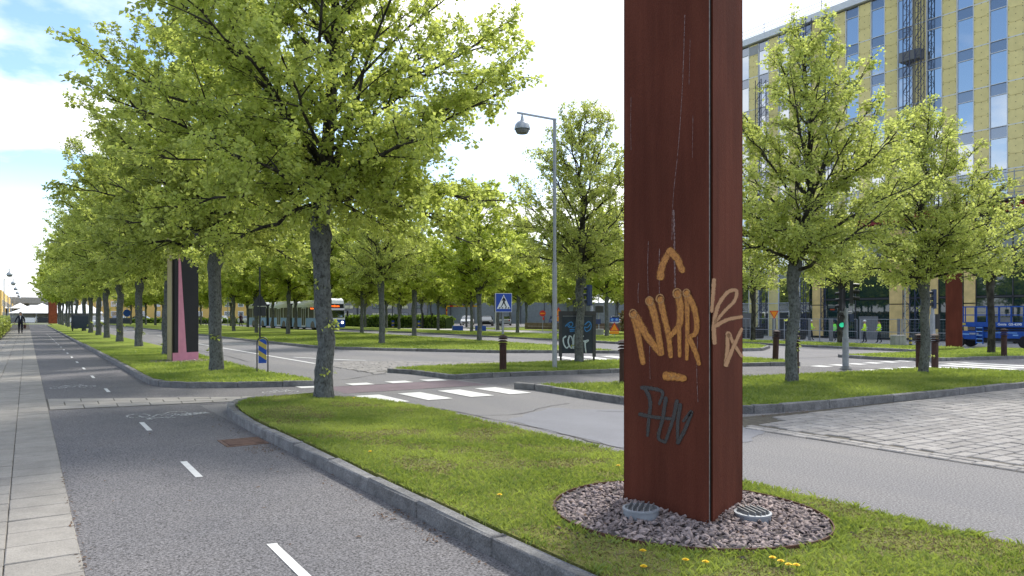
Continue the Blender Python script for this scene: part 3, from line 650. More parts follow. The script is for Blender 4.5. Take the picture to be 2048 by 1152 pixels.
# worn bicycle symbols
def bike_mark(cx, cy, s, rot):
    mb = MB()
    def seg(a, b, w=.05):
        d = Vector((b[0]-a[0], b[1]-a[1])).normalized(); n = Vector((-d.y, d.x))*w/2
        mb.add([(a[0]+n.x, a[1]+n.y, 0), (a[0]-n.x, a[1]-n.y, 0), (b[0]-n.x, b[1]-n.y, 0), (b[0]+n.x, b[1]+n.y, 0)], [(0, 1, 2, 3)])
    for c in (-.45, .45):
        pts = [(c+.26*math.cos(2*math.pi*i/14), .26*math.sin(2*math.pi*i/14)) for i in range(15)]
        for a, b in zip(pts, pts[1:]): seg(a, b)
    for a, b in (((-.45, 0), (-.2, .45)), ((-.2, .45), (.3, .45)), ((.45, 0), (.25, .6)), ((-.2, .45), (0, 0)), ((0, 0), (.3, .45)), ((-.45, 0), (0, 0)), ((.25, .6), (.4, .6)), ((-.3, .55), (-.1, .55))): seg(a, b)
    mb.v = [(cx+s*(x*math.cos(rot)-y*1.5*math.sin(rot)), cy+s*(x*math.sin(rot)+y*1.5*math.cos(rot)), z) for x, y, z in mb.v]
    mb.build('bicycle_symbol', 'faded_paint', mk, loc=(0, 0, .0095))
bike_mark(1.75, 13.0, .62, math.pi); bike_mark(.85, 19.0, .62, 0); bike_mark(4.4, 15.45, .5, -.25)
stripe([(2.05, 12.6), (2.5, 12.75), (2.45, 12.95), (2.0, 12.85)], .009, 'faded_paint')
# tar-filled cracks and edge seams
def crack(pts, w, z=.0065):
    mb = MB(); p = catmull([(a, b, 0) for a, b in pts], 6); r2 = random.Random(len(pts)+int(pts[0][0]*10)); V = []
    for i, q in enumerate(p):
        t = (p[min(i+1, len(p)-1)]-p[max(i-1, 0)]).normalized(); n = Vector((-t.y, t.x, 0))*w*r2.uniform(.3, 1)*.5; j = Vector((r2.uniform(-.02, .02), r2.uniform(-.02, .02), 0))
        V += [q+n+j, q-n+j]
    mb.add([(v.x, v.y, z) for v in V], [(2*i, 2*i+1, 2*i+3, 2*i+2) for i in range(len(p)-1)]); return mb.build('tar_seam', 'tar', mk)
crack([(5.9, 11.2), (5.98, 9.6), (6.05, 8.3), (5.95, 7.3), (6.0, 6.5)], .045)
crack([(5.9, 10.2), (6.6, 9.9), (7.5, 10.4), (8.2, 10.6)], .03); crack([(7.2, 7.1), (7.6, 7.3), (7.9, 7.0), (8.3, 6.9)], .03); crack([(7.9, 9.5), (8.3, 9.2), (8.5, 9.4)], .03)
crack([(5.3, 14.42), (6.6, 14.40), (7.7, 14.44), (8.8, 14.40)], .04); crack([(5.4, 16.0), (6.6, 15.9), (7.6, 15.97), (8.8, 15.9)], .05); crack([(5.4, 17.7), (6.6, 17.6), (7.6, 18.4), (8.3, 18.6)], .04)
crack([(5.70, 5.4), (5.69, 3.5), (5.72, 2.0)], .035); crack([(8.2, 29), (11.0, 27.5), (14.5, 25)], .05); crack([(6.4, 40), (6.5, 30), (6.3, 26)], .06)
crack([(12.6, 21.9), (16, 20.2), (20, 19.3)], .07); crack([(21, 17.5), (25, 16.9), (27, 17.2)], .07)
# dirt and last year's leaves along the kerb foot
rr = random.Random(77); V = []; F = []; A = []
def litter(x0, x1, y0, y1, n, s=.013):
    for _ in range(n):
        x, y = rr.uniform(x0, x1), rr.uniform(y0, y1); a = rr.uniform(0, 6.28); l = s*rr.uniform(.5, 1.5); w = l*rr.uniform(.25, .6); z = .006+rr.uniform(0, .006); b = len(V)
        for u, v, h in ((-l, 0, 0), (0, -w, .004), (l, 0, rr.uniform(0, .012)), (0, w, .006)): V.append((x+u*math.cos(a)-v*math.sin(a), y+u*math.sin(a)+v*math.cos(a), z+h))
        F.append((b, b+1, b+2, b+3))
for y in np.arange(4, 13, .4): litter(2.36-.04*rr.random(), 2.55, y, y+.4, rr.randint(3, 14))
litter(2.15, 2.53, 8.7, 9.3, 130); litter(2.3, 2.54, 5.3, 5.6, 60); litter(2.2, 2.8, 18.2, 19.4, 60); litter(.27, .34, 4.2, 9, 110, .014); litter(9.6, 10.9, 7.45, 7.66, 90, .016); litter(2.35, 2.55, 4.6, 5.2, 50)
litter(5.64, 5.78, 1, 12, 160, .018); litter(.3, 2.4, 4.5, 13, 40, .02)
tag(link('dry_leaves', np_mesh('dry_leaves', np.array(V), np.array(F), 'dry_leaf')), 'dry leaves and grit along kerbs and slab edges', 'litter', None, 'stuff')
mhole = thing('manhole_cover', 'square rusty manhole cover in the cycle path against the kerb', 'manhole cover', (2.27, 9.62, .004))
mb = MB(); mb.box((0, 0, .004), (.50, .56, .008)); mb.build('cover_frame', 'rust_cover', mhole)
for i in range(6): mb = MB(); mb.box((0, -.20+.08*i, .012), (.42, .05, .01)); mb.build('cover_rib', 'rust_cover', mhole)

# ================================================================== TREES
class Wood:
    def __init__(s): s.V = []; s.F = []; s.n = 0
    def tube(s, P, rad, n):
        P = np.asarray(P, float); k = len(P); d = np.gradient(P, axis=0); d /= np.linalg.norm(d, axis=1)[:, None]+1e-9
        ref = np.array([0, 0, 1.]) if abs(d[0][2]) < .9 else np.array([1., 0, 0])
        u = np.cross(d, ref); u /= np.linalg.norm(u, axis=1)[:, None]+1e-9; w = np.cross(d, u)
        a = np.arange(n)*2*np.pi/n; rad = np.asarray(rad, float)
        V = P[:, None, :]+(u[:, None, :]*np.cos(a)[None, :, None]+w[:, None, :]*np.sin(a)[None, :, None])*rad[:, None, None]
        i = np.arange(k-1)[:, None]*n; j = np.arange(n)[None, :]; j2 = (j+1) % n
        F = np.stack([i+j, i+j2, i+n+j2, i+n+j], -1).reshape(-1, 4)+s.n
        s.V.append(V.reshape(-1, 3)); s.F.append(F); s.n += k*n
LEAF = np.array([(0, 0, 0), (.42, .46, .10), (1.05, 0, -.10), (.42, -.46, .10)])
LEAFF = np.array([(0, 2, 1), (0, 3, 2)])
def leaves(P, ax, nr, size, tone, name, m):
    N = len(P); ax = ax/np.linalg.norm(ax, axis=1)[:, None]; nr = nr-ax*(nr*ax).sum(1)[:, None]; nr /= np.linalg.norm(nr, axis=1)[:, None]+1e-9; sd = np.cross(nr, ax)
    V = P[:, None, :]+size[:, None, None]*(ax[:, None, :]*LEAF[None, :, 0:1]+sd[:, None, :]*LEAF[None, :, 1:2]+nr[:, None, :]*LEAF[None, :, 2:3])
    F = (np.arange(N)[:, None, None]*4+LEAFF[None]).reshape(-1, 3)
    return np_mesh(name, V.reshape(-1, 3), F, m, {'tone': np.repeat(tone, 4)})
def bez(a, b, c, n):
    t = np.linspace(0, 1, n)[:, None]; return (1-t)**2*a+2*t*(1-t)*b+t*t*c
PROF = [(0, .62), (.10, .88), (.25, 1.0), (.42, .97), (.58, .84), (.74, .62), (.88, .36), (1, .10)]
def prof(t):
    for (a, x), (b, y) in zip(PROF, PROF[1:]):
        if t <= b: return x+(y-x)*(t-a)/(b-a)
    return .1
def make_tree(seed, H, Rr, th, zb, nprim, nsec, ntw, nleaf, lsize, lm, r0=.175, shoots=0, dens=1.0, zlow=-.12):
    """pollarded lime: knob at height th, leader to H, crown from zb upwards"""
    g = np.random.default_rng(seed); wd = Wood(); tr = Wood()
    wob_ = g.normal(0, .035, (10, 2)); zs = np.array([-.15, .0, .12, .45, 1.0, 1.7, th-.45, th-.18, th+.02, th+.3])
    rs = np.array([1.28, 1.22, 1.08, 1.0, .96, .93, .93, 1.10, 1.22, .92])*r0
    P = np.stack([wob_[:, 0]*np.minimum(zs, 1), wob_[:, 1]*np.minimum(zs, 1), zs], 1)
    nz_ = 8; lz = np.linspace(th+.7, H*.97, nz_); lw = np.cumsum(g.normal(0, .075, (nz_, 2)), 0)
    LP = np.concatenate([P, np.stack([P[-1, 0]+lw[:, 0], P[-1, 1]+lw[:, 1], lz], 1)])
    LR = np.concatenate([rs, r0*.80*(1-(lz-th)/(H-th))**.9+.012])
    # densify and roughen the bole
    zi = np.concatenate([np.linspace(-.15, th+.3, 34), lz[:1]]); wd.tube(LP[len(P)-1:], LR[len(P)-1:]*np.linspace(.99, 1, len(LP)-len(P)+1), 9); PP = np.stack([np.interp(zi, LP[:, 2], LP[:, 0]), np.interp(zi, LP[:, 2], LP[:, 1]), zi], 1)
    RR = np.interp(zi, LP[:, 2], LR)*(1+g.normal(0, .022, len(zi))); tr.tube(PP, RR, 14)
    v = tr.V[-1]; cen = np.repeat(PP, 14, 0); a_ = np.arctan2(v[:, 1]-cen[:, 1], v[:, 0]-cen[:, 0])
    k = 1+.045*np.sin(a_*3+v[:, 2]*1.3+seed)+.035*np.sin(a_*5-v[:, 2]*2.1)+g.normal(0, .02, len(v)); tr.V[-1] = np.concatenate([cen[:, :2]+(v[:, :2]-cen[:, :2])*k[:, None], v[:, 2:]], 1)
    lead = lambda z: np.array([np.interp(z, LP[:, 2], LP[:, 0]), np.interp(z, LP[:, 2], LP[:, 1]), z])
    LPs = []; LAx = []; LN = []; LT = []; LS = []
    def twig(a, d, L, n):
        d = d/np.linalg.norm(d); e = a+d*L+np.array([0, 0, -.10*L]); pts = bez(a, a+d*L*.55+np.array([0, 0, .06*L]), e, 4)
        wd.tube(pts, [.007, .006, .004, .002], 3)
        t = g.random(n)**.8; base = pts[0]*(1-t)[:, None]+e*t[:, None]+g.normal(0, .050, (n, 3))
        o = g.normal(0, 1, (n, 3)); o[:, 2] = o[:, 2]*.4-.35; o += d*.5
        nn = g.normal(0, .75, (n, 3)); nn[:, 2] += .75
        LPs.append(base); LAx.append(o); LN.append(nn)
        LT.append(np.clip(g.normal(.45, .26)+g.normal(0, .20, n), 0, 1)); LS.append(lsize*np.clip(g.normal(1, .28, n), .4, 1.6))
    ph = g.random()*6.28
    for i in range(nprim):
        t = ((i+.5)/nprim)**.92; ze = zb+(H-zb)*t+g.normal(0, .15); az = ph+i*2.39996+g.normal(0, .22)
        re = Rr*prof(max(min(t, 1), 0))*g.uniform(.84, 1.04); el = R(13+50*t+g.normal(0, 7))
        z0 = max(th+zlow+g.uniform(0, .45), min(ze-re*math.tan(el), H*.93)); a = lead(z0)
        e = np.array([a[0]+re*math.cos(az), a[1]+re*math.sin(az), max(ze, zb)])
        hd = np.array([math.cos(az), math.sin(az), 0]); m_ = a*.45+e*.55; m_[2] += .12*re*g.uniform(.2, 1.2)*(1 if t > .2 else 1.6); m_ += g.normal(0, .12, 3)
        n = 8; pts = bez(a, m_, e, n); pts[1:-1] += g.normal(0, .035, (n-2, 3)); rb = r0*(.34-.16*t)*g.uniform(.8, 1.15)
        wd.tube(pts, np.linspace(1, .14, n)**1.1*rb+.004, 6)
        nS = max(3, int(nsec*(.55+.45*re/Rr)))
        for s in range(nS):
            u = .12+.88*(s+g.random()*.7)/nS; q = np.array([np.interp(u*(n-1), np.arange(n), pts[:, c]) for c in range(3)])
            dirp = pts[min(int(u*(n-1))+1, n-1)]-pts[max(int(u*(n-1))-1, 0)]; dirp /= np.linalg.norm(dirp)+1e-9
            side = np.cross(dirp, [0, 0, 1]); side /= np.linalg.norm(side)+1e-9
            d2 = dirp*.55+side*(1 if s % 2 else -1)*g.uniform(.35, .9)+np.array([0, 0, g.normal(.16, .33)])
            if s == nS-1: d2 = dirp+np.array([0, 0, .15])
            d2 /= np.linalg.norm(d2); L2 = Rr*g.uniform(.20, .36)*(1.15-.45*u); e2 = q+d2*L2; e2[2] = max(e2[2], zb-.1)
            p2 = bez(q, q+d2*L2*.5+np.array([0, 0, .06]), e2, 5); wd.tube(p2, [.016, .013, .010, .007, .004], 4)
            for k_ in range(ntw):
                uu = .2+.8*(k_+.6)/ntw; q2 = p2[0]*(1-uu)+p2[-1]*uu
                d3 = d2*.6+g.normal(0, .62, 3)+np.array([0, 0, .02]); twig(q2, d3, g.uniform(.22, .50)*(Rr/3.6)**.5, int(nleaf*g.uniform(.6, 1.3)))
    for s in range(int(70*min(1, (Rr/3.6)**2))):                        # short leafy shoots hanging about the first fork
        z = th+g.uniform(.35, 2.0); az = g.uniform(0, 6.28); a = lead(z); q = a+np.array([math.cos(az), math.sin(az), 0])*g.uniform(.1, .9)
        twig(q, np.array([math.cos(az)*.6, math.sin(az)*.6, g.normal(-.35, .4)]), g.uniform(.3, .55), nleaf)
    for s in range(10):                                                # leading shoots at the very top
        a = lead(H*g.uniform(.82, .97)); twig(a, np.array([g.normal(0, .5), g.normal(0, .5), 1]), g.uniform(.4, .75), nleaf)
    if shoots:                                                         # epicormic tufts on the bole
        for s in range(shoots):
            z = g.choice([.45, .5, 1.3, 1.35, 2.0, 2.1, 2.3]) if shoots > 6 else g.uniform(.3, th-.4); az = g.uniform(0, 6.28); a = lead(z)+np.array([math.cos(az), math.sin(az), 0])*r0*.9
            for _ in range(3): twig(a, np.array([math.cos(az), math.sin(az), g.normal(0, .3)]), .06, 4)
    trunk = np_mesh('trunk', np.concatenate(tr.V), np.concatenate(tr.F), 'bark' if r0 > .12 else 'bark_dark')
    limbs = np_mesh('limbs', np.concatenate(wd.V), np.concatenate(wd.F), 'bark_dark')
    for me in (trunk, limbs): me.polygons.foreach_set('use_smooth', [True]*len(me.polygons))
    P = np.concatenate(LPs); keep = g.random(len(P)) < dens
    cr_ = leaves(P[keep], np.concatenate(LAx)[keep], np.concatenate(LN)[keep], np.concatenate(LS)[keep], np.concatenate(LT)[keep], 'crown', lm)
    return trunk, limbs, cr_
BIG = [make_tree(11, 10.8, 3.65, 3.0, 2.75, 54, 11, 6, 42, .067, 'leaf_big', .168, 9, 1, .55), make_tree(12, 10.3, 3.5, 3.0, 2.9, 46, 10, 5, 37, .079, 'leaf_big', .172, 3, 1, .3)]
MED = [make_tree(23, 8.1, 2.55, 2.75, 2.8, 44, 9, 5, 32, .060, 'leaf_small', .140, 5), make_tree(24, 8.3, 2.65, 2.8, 2.8, 46, 9, 5, 32, .060, 'leaf_small', .142, 4)]
FAR = [make_tree(35, 9.6, 3.5, 2.9, 3.5, 42, 8, 5, 38, .104, 'leaf_far', .15, 0), make_tree(36, 9.2, 3.3, 2.8, 3.4, 42, 8, 5, 38, .104, 'leaf_far', .145, 0)]
SLIM = [make_tree(47, 5.8, 1.9, 2.5, 2.6, 26, 7, 5, 9, .092, 'leaf_small', .115, 0, .9)]
def tree(x, y, kind, label, group, sc=1, rz=None, sz=None, z=.1):
    o = thing('lime_tree', label, 'tree', (x, y, z), 0, group)
    o.rotation_euler = (R(random.uniform(-1.2, 1.2)), R(random.uniform(-1.2, 1.2)), random.uniform(0, 6.28) if rz is None else rz); o.scale = (sc, sc, sz or sc)
    t = link('trunk', kind[0], o); link('limbs', kind[1], t); c = link('crown', kind[2], o); c['kind'] = 'stuff'
    return o
random.seed(31)
ORD = ['first', 'second', 'third', 'fourth', 'fifth', 'sixth', 'seventh', 'eighth', 'ninth', 'tenth', 'eleventh', 'twelfth', 'thirteenth', 'fourteenth', 'fifteenth', 'sixteenth', 'seventeenth', 'eighteenth', 'nineteenth', 'twentieth', 'twenty-first', 'twenty-second', 'twenty-third', 'twenty-fourth', 'twenty-fifth', 'twenty-sixth', 'twenty-seventh', 'twenty-eighth', 'twenty-ninth', 'thirtieth']
G1 = 'lime trees in the kerbside row along the cycle path'
tree(4.60, 13.35, BIG[0], 'large lime tree with mottled grey trunk at the tip of the pillar lawn', G1, .98, 1.4)
tree(4.22, 20.8, BIG[1], 'large lime tree beside the blue and yellow striped marker', G1, .99, .6)
tree(4.4, 30.2, BIG[0], 'lime tree hidden behind the black and pink pillar', G1, .98, 4.1)
R1 = [(4.48, 39.3), (4.37, 46.8), (4.38, 54.9), (4.46, 62.9), (4.49, 71.5), (4.5, 80.3), (4.4, 91.5), (4.45, 100), (4.4, 108.5), (4.5, 117), (4.4, 126), (4.4, 134), (4.4, 142)]
for i, (x, y) in enumerate(R1):
    tree(x, y, BIG[1] if y < 90 else FAR[i % 2], f'{ORD[i]} lime tree beyond the black and pink pillar along the cycle path', G1, random.uniform(.95, 1.04), None, None if y < 90 else 1.12)
G2 = 'lime trees in rows on the broad median'
C1 = [(15.58, 36.2), (16.0, 45.6), (16.9, 57.3), (16.2, 64), (16.3, 72.6), (16.1, 80.6), (16.0, 88.8), (16, 97), (15.8, 104), (15.5, 110.5), (15.6, 118), (15.2, 125), (15, 133), (15, 142)]
for i, (x, y) in enumerate(C1): tree(x, y, (MED if i == 0 else FAR)[i % 2], f'{ORD[i]} lime tree in the median row beside the main road', G2, random.uniform(.95, 1.05)*(1.1 if i == 0 else 1))
C2 = [(22.02, 37.0), (22.85, 47.4), (23.1, 57.8), (23.0, 66.5), (23.2, 75.9), (22.9, 83.5), (23.0, 95), (23, 104), (23, 113), (22.5, 122), (22, 132), (22, 143)]
for i, (x, y) in enumerate(C2): tree(x, y, FAR[(i+1) % 2], f'{ORD[i]} lime tree in the median row beside the bus lane', G2, random.uniform(.95, 1.05))
G3 = 'lime trees on the verge behind the bus lane'
D1 = [(34.0, 39.7), (33.6, 50.4), (33.1, 57), (33.4, 64), (32.8, 71.7), (34.2, 78.2), (34.0, 84), (33.6, 92), (33.5, 101), (33.5, 110), (33, 120), (33, 132)]
for i, (x, y) in enumerate(D1): tree(x, y, FAR[i % 2], f'{ORD[i]} lime tree on the verge behind the bus lane', G3, random.uniform(.92, 1.02))
tree(14.63, 18.42, MED[0], 'lime tree standing in front of the graffitied notice board', 'lime trees on the grass islands', .98, 1.0)
tree(14.25, 10.35, MED[1], 'lime tree on the sett-edged island just beside the big rusty pillar', 'lime trees on the grass islands', .91, 3.0)
tree(19.38, 10.15, MED[0], 'lime tree by two rusty bollards and the second traffic light', 'lime trees on the grass islands', .83, 4.4)
tree(31.85, 14.05, SLIM[0], 'small lime tree in front of the blue lift', 'lime trees by the building site', 1.12, 1.3)
tree(35.95, 28.8, SLIM[0], 'small lime tree on the verge behind the yield sign', 'lime trees by the building site', 1.12, 2.3)
tree(36.3, 23.4, SLIM[0], 'small lime tree behind the first traffic light', 'lime trees by the building site', 1.12, 5.0)
G4 = 'bright trees standing beyond the footpath and car park'
BT = [(45.8, 58.4), (42.6, 52.8), (41.5, 66), (48, 84), (43.5, 88), (52, 76), (56, 88), (62, 84), (64, 98), (46, 100), (54, 106), (60, 112), (70, 110), (76, 96), (40, 112), (48, 120), (72, 124), (82, 112), (38, 138), (48, 140), (60, 134), (78, 138), (92, 126), (30, 152), (18, 158), (100, 110), (88, 94), (68, 74), (60, 66), (74, 84)]
BTo = sorted(range(len(BT)), key=lambda j: BT[j][0]/BT[j][1])
for i, (x, y) in enumerate(BT):
    tree(x, y, FAR[i % 2], f'{ORD[BTo.index(i)]} bright tree beyond footpath and car park, counted from the avenue end towards the pillar' if i > 1 else ('bright tree by the brown retaining wall', 'bright tree behind the notice board across the footpath')[i], G4, random.uniform(.9, 1.15), None, None, .0)

# ================================================================== GRASS
def in_any(x, y): return math.hypot(x-4.25, y-4.01) < 1.045
def blades(name, pts, zf, hmin, hmax, wd_, m, seed, lean=.55):
    g = np.random.default_rng(seed); N = len(pts); a = g.random(N)*6.283; h = g.uniform(hmin, hmax, N); w = wd_*g.uniform(.6, 1.4, N)
    z = np.array([zf(x, y) for x, y in pts])-.004; ca, sa = np.cos(a), np.sin(a); ln = g.normal(0, lean, (N, 2))*h[:, None]
    V = np.zeros((N, 4, 3)); V[:, 0] = np.stack([pts[:, 0]-ca*w, pts[:, 1]-sa*w, z], 1); V[:, 1] = np.stack([pts[:, 0]+ca*w, pts[:, 1]+sa*w, z], 1)
    V[:, 2] = np.stack([pts[:, 0]+ca*w*.7+ln[:, 0]*.35, pts[:, 1]+sa*w*.7+ln[:, 1]*.35, z+h*.6], 1); V[:, 3] = np.stack([pts[:, 0]+ln[:, 0], pts[:, 1]+ln[:, 1], z+h*.95], 1)
    F = (np.arange(N)[:, None, None]*4+np.array([[0, 1, 2], [0, 2, 3]])[None]).reshape(-1, 3)
    from mathutils import noise
    tone = np.array([.46+1.05*noise.noise((x*.9, y*.9, 3.1))+.35*noise.noise((x*3.1, y*3.1, 8)) for x, y in pts])+g.normal(0, .16, N)
    return np_mesh(name, V.reshape(-1, 3), F, m, {'tone': np.repeat(np.clip(tone, 0, 1), 4)})
def scatter(n, x0, x1, y0, y1, test, seed):
    g = np.random.default_rng(seed); p = np.stack([g.uniform(x0, x1, n), g.uniform(y0, y1, n)], 1)
    return np.array([q for q in p if test(q[0], q[1])])
from mathutils import noise as mnoise
tA = lambda x, y: interp(AL, y)+.005 < x < interp(AR, y)+.02 and not in_any(x, y)
PATCH = [(4.55, 11.7, .42, .20), (3.95, 8.7, .40, .30), (4.9, 8.2, .5, .25), (5.0, 2.75, .40, .30), (5.3, 3.6, .25, .35), (3.15, 3.75, .22, .40), (3.3, 6.6, .3, .5), (4.7, 6.0, .5, .22), (3.6, 10.6, .25, .35), (3.4, 2.75, .35, .2)]
patch = lambda x, y: any(((x-a)/c)**2+((y-b)/d)**2 < 1+.9*mnoise.noise((x*7, y*7, 2)) for a, b, c, d in PATCH)
dry = lambda x, y: patch(x, y) or mnoise.noise((x*1.3+5, y*1.3, 1.7))+.5*mnoise.noise((x*4, y*4, 9)) > .14
pA = np.concatenate([scatter(52000, 2.7, 5.75, 1.6, 6.2, tA, 1), scatter(44000, 2.7, 5.7, 6.2, 10, tA, 2), scatter(30000, 2.8, 5.7, 10, 13.75, tA, 3)])
dm = np.array([dry(x, y) for x, y in pA])
near = pA[:, 1] < 6.2
ga = tag(link('grass', blades('grass', pA[~dm], lawn_z, .018, .052, .0042, 'grass_blade', 5)), 'short green lawn grass round the big pillar', 'grass', None, 'stuff')
pd = pA[dm]; k = np.random.default_rng(8).random(len(pd)); pm = np.array([patch(x, y) for x, y in pd]); kg = np.where(pm, .34, .62); ks = np.where(pm, .28, .50)
tag(link('grass', blades('grass', pd[k < kg], lawn_z, .012, .034, .0042, 'grass_blade', 6)), 'thin worn grass in the dry patches round the pillar', 'grass', None, 'stuff')
tag(link('dry_grass', blades('dry_grass', pd[k >= ks], lawn_z, .008, .024, .0045, 'straw', 7, 1.2)), 'straw and dead thatch in the worn lawn patches', 'grass', None, 'stuff')
# ragged taller tufts on kerb edge, pillar ring and road edge
g = np.random.default_rng(14); tl = []
for _ in range(420):
    y = g.uniform(2, 13.5); tl.append((interp(AR, y)+g.normal(0, .03), y)) if g.random() < .5 else tl.append((interp(AL, y)+abs(g.normal(0, .03))+.01, y))
for _ in range(150): a = g.uniform(0, 6.28); r_ = 1.07+abs(g.normal(0, .03)); tl.append((4.25+r_*math.cos(a), 4.01+r_*math.sin(a)))
tl = np.repeat(np.array(tl), 12, 0)+g.normal(0, .022, (len(tl)*12, 2)); tl = np.array([q for q in tl if not in_any(*q)])
tag(link('grass', blades('grass', tl, lawn_z, .02, .055, .0040, 'grass_blade', 15, .6)), 'ragged grass tufts along kerb and ring edges', 'grass', None, 'stuff')
def lawn_blades(o, poly, n, z, seed, h0, h1, w, lab):
    xs = [p[0] for p in poly]; ys_ = [p[1] for p in poly]
    p = scatter(n, min(xs), max(xs), min(ys_), max(ys_), lambda x, y: in_poly(x, y, poly) and inview(x, y, 0, 1.05), seed)
    tag(link('grass', blades('grass', p, lambda x, y: z, h0, h1, w, 'grass_blade', seed)), lab, 'grass', None, 'stuff')
lawn_blades(lawnF, [(9.06, 10.0), (9.2, 9.0), (9.55, 8.25), (10.0, 7.95), (10.55, 7.83), (13.85, 7.62), (18, 7.48), (24, 7.4), (21.8, 9.0), (21.6, 10.2), (20.7, 11.0), (17.5, 11.3), (14.5, 11.85), (10.9, 12.3), (9.1, 12.9)], 60000, .115, 51, .03, .075, .008, 'mown grass on the island of two lime trees')
lawn_blades(lawnE, [(8.6, 19.1), (8.95, 16.25), (10.6, 16.2), (13.7, 15.6), (18.6, 15.42), (20.2, 14.65), (21.0, 15.6), (21.1, 17.3), (16.5, 18.5), (14.06, 19.1), (9.77, 19.4)], 40000, .11, 52, .03, .075, .010, 'mown grass on the island with the pedestrian sign')
lawn_blades(lawnB, [(2.52, 36), (2.50, 18.9), (2.65, 18.2), (3.4, 17.25), (4.2, 16.85), (5.42, 16.47), (5.52, 16.9), (5.22, 19.6), (5.26, 24), (5.42, 30), (5.42, 36)], 42000, .115, 53, .03, .08, .010, 'mown grass round the black and pink pillar')
lawn_blades(lawnC, [(11.7, 60), (11.85, 35.2), (12.35, 33), (13.45, 31.2), (15.2, 28.55), (16.6, 26.55), (18.5, 25.35), (20.0, 24.05), (20.6, 23.45), (20.95, 24.5), (21.9, 29.8), (22.3, 37), (22.7, 43), (23.3, 60)], 56000, .115, 54, .03, .08, .016, 'mown grass on the broad median')
lawn_blades(lawnH, [(25.7, 16.4), (25.4, 15.2), (25.9, 13.5), (27.9, 13.1), (31.8, 12.15), (36.8, 11.0), (36.8, 16.2), (36.4, 16.4), (31.8, 15.8)], 16000, .105, 55, .03, .08, .016, 'mown grass on the corner by the lift')
lawn_blades(lawnG, [(32.1, 17.2), (36.4, 17.2), (36.5, 46), (34.6, 34), (33, 26.5)], 16000, .105, 56, .03, .08, .018, 'mown grass along the construction fence')
lawn_blades(lawnD, [(26.4, 21.7), (27.5, 21.6), (29.9, 23.1), (31, 24.4), (32, 27), (34.2, 36), (34.8, 60), (28.6, 60), (28.2, 50), (27.6, 37), (27.2, 30)], 36000, .115, 57, .03, .08, .018, 'mown grass on the verge behind the bus lane')

# dandelions
def dandelion(x, y, label, s=1):
    o = thing('dandelion', label, 'flower', (x, y, lawn_z(x, y)), random.uniform(0, 6), 'dandelions in the grass'); h = .045*s
    mb = MB(); mb.tube([(0, 0, -.01), (.003, .002, h*.6), (.004, 0, h)], .0022, 5); mb.build('stem', 'stem_green', o)
    mb = MB(); rr = random.Random(int(x*1000))
    for ring, rad, zz_ in ((16, .021, 0), (14, .015, .004), (9, .008, .007)):
        for i in range(ring):
            a = 6.283*i/ring+rr.uniform(-.1, .1); c, s_ = math.cos(a), math.sin(a); w = .0036
            mb.add([(.004-s_*w, c*w, h+zz_), (.004+s_*w, -c*w, h+zz_), (.004+c*rad+s_*w, s_*rad-c*w, h+zz_+.004), (.004+c*rad-s_*w, s_*rad+c*w, h+zz_+.004)], [(0, 1, 2, 3)])
    mb.build('flower_head', 'dandelion_yellow', o)
for i, (x, y, lab) in enumerate([(3.15, 3.34, 'dandelion in the grass before the gravel ring, the one nearest its middle'), (3.27, 3.10, 'dandelion beside the gap between kerb and gravel ring'), (3.34, 3.02, 'small dandelion just off the gravel ring towards the kerb'), (3.72, 2.84, 'dandelion at the start of the line of four past the ring'), (3.735, 2.79, 'dandelion second in the line of four past the ring'), (3.72, 2.73, 'dandelion third in the line of four past the ring'), (3.73, 2.68, 'dandelion last in the line of four past the ring'), (2.97, 3.14, 'dandelion beside the granite kerb edge'), (3.2, 5.06, 'lone dandelion on the lawn between kerb and pillar'), (4.91, 5.56, 'lone dandelion close to the road side of the pillar'), (3.05, 7.4, 'lone dandelion far up the lawn by the kerb'), (5.0, 12.9, 'lone dandelion by the foot of the large lime tree')]):
    dandelion(x, y, lab, .65 if i % 3 else .9)

# ================================================================== PILLARS
def pillar(loc, s, H, label, mats, group='triangular light pillars along the avenue', slot=True, zb=-.2):
    """three plates on a triangle; the near corner at the origin, one plate running along +Y"""
    o = thing('light_pillar', label, 'pillar', loc, 0, group)
    A = Vector((0, 0)); B = Vector((0, s)); C = Vector((.855*s/.9*1.0*.965, .39*s/.9))
    for k, (p, q) in enumerate(((A, B), (A, C), (B, C))):
        d = (q-p).normalized(); n = Vector((d.y, -d.x)); ctr = (A+B+C)/3
        if n.dot((p+q)/2-ctr) < 0: n = -n
        p1 = p+d*((.014, .085, .004)[k]); q1 = q-d*.004
        mb = MB(); mb.prism([tuple(p1), tuple(q1), tuple(q1-n*.012), tuple(p1-n*.012)], 'z', zb, H); mb.build('steel_plate', mats[k], o)
    ctr = (A+B+C)/3; mb = MB(); mb.prism([tuple(v+(ctr-v)*.06) for v in (A, C, B)], 'z', zb, H-.05); mb.build('core', 'slot_black', o)
    mb = MB(); e = A+Vector((.004, .0045)); mb.box((e.x, e.y, (H+zb)/2), (.004, .004, H-zb-.02), 0); mb.build('edge_strip', 'slot_edge', o)
    mb = MB(); mb.prism([tuple(v+(ctr-v)*.03) for v in (A, C, B)], 'z', H-.045, H-.02); mb.build('cap', 'corten_dark', o)
    return o, A, B, C
PX, PY = 4.03, 3.60
big, A_, B_, C_ = pillar((PX, PY, 0), .9, 7.2, 'big rusty steel pillar with orange spray graffiti in a gravel ring', ('corten', 'corten', 'corten'), zb=0)
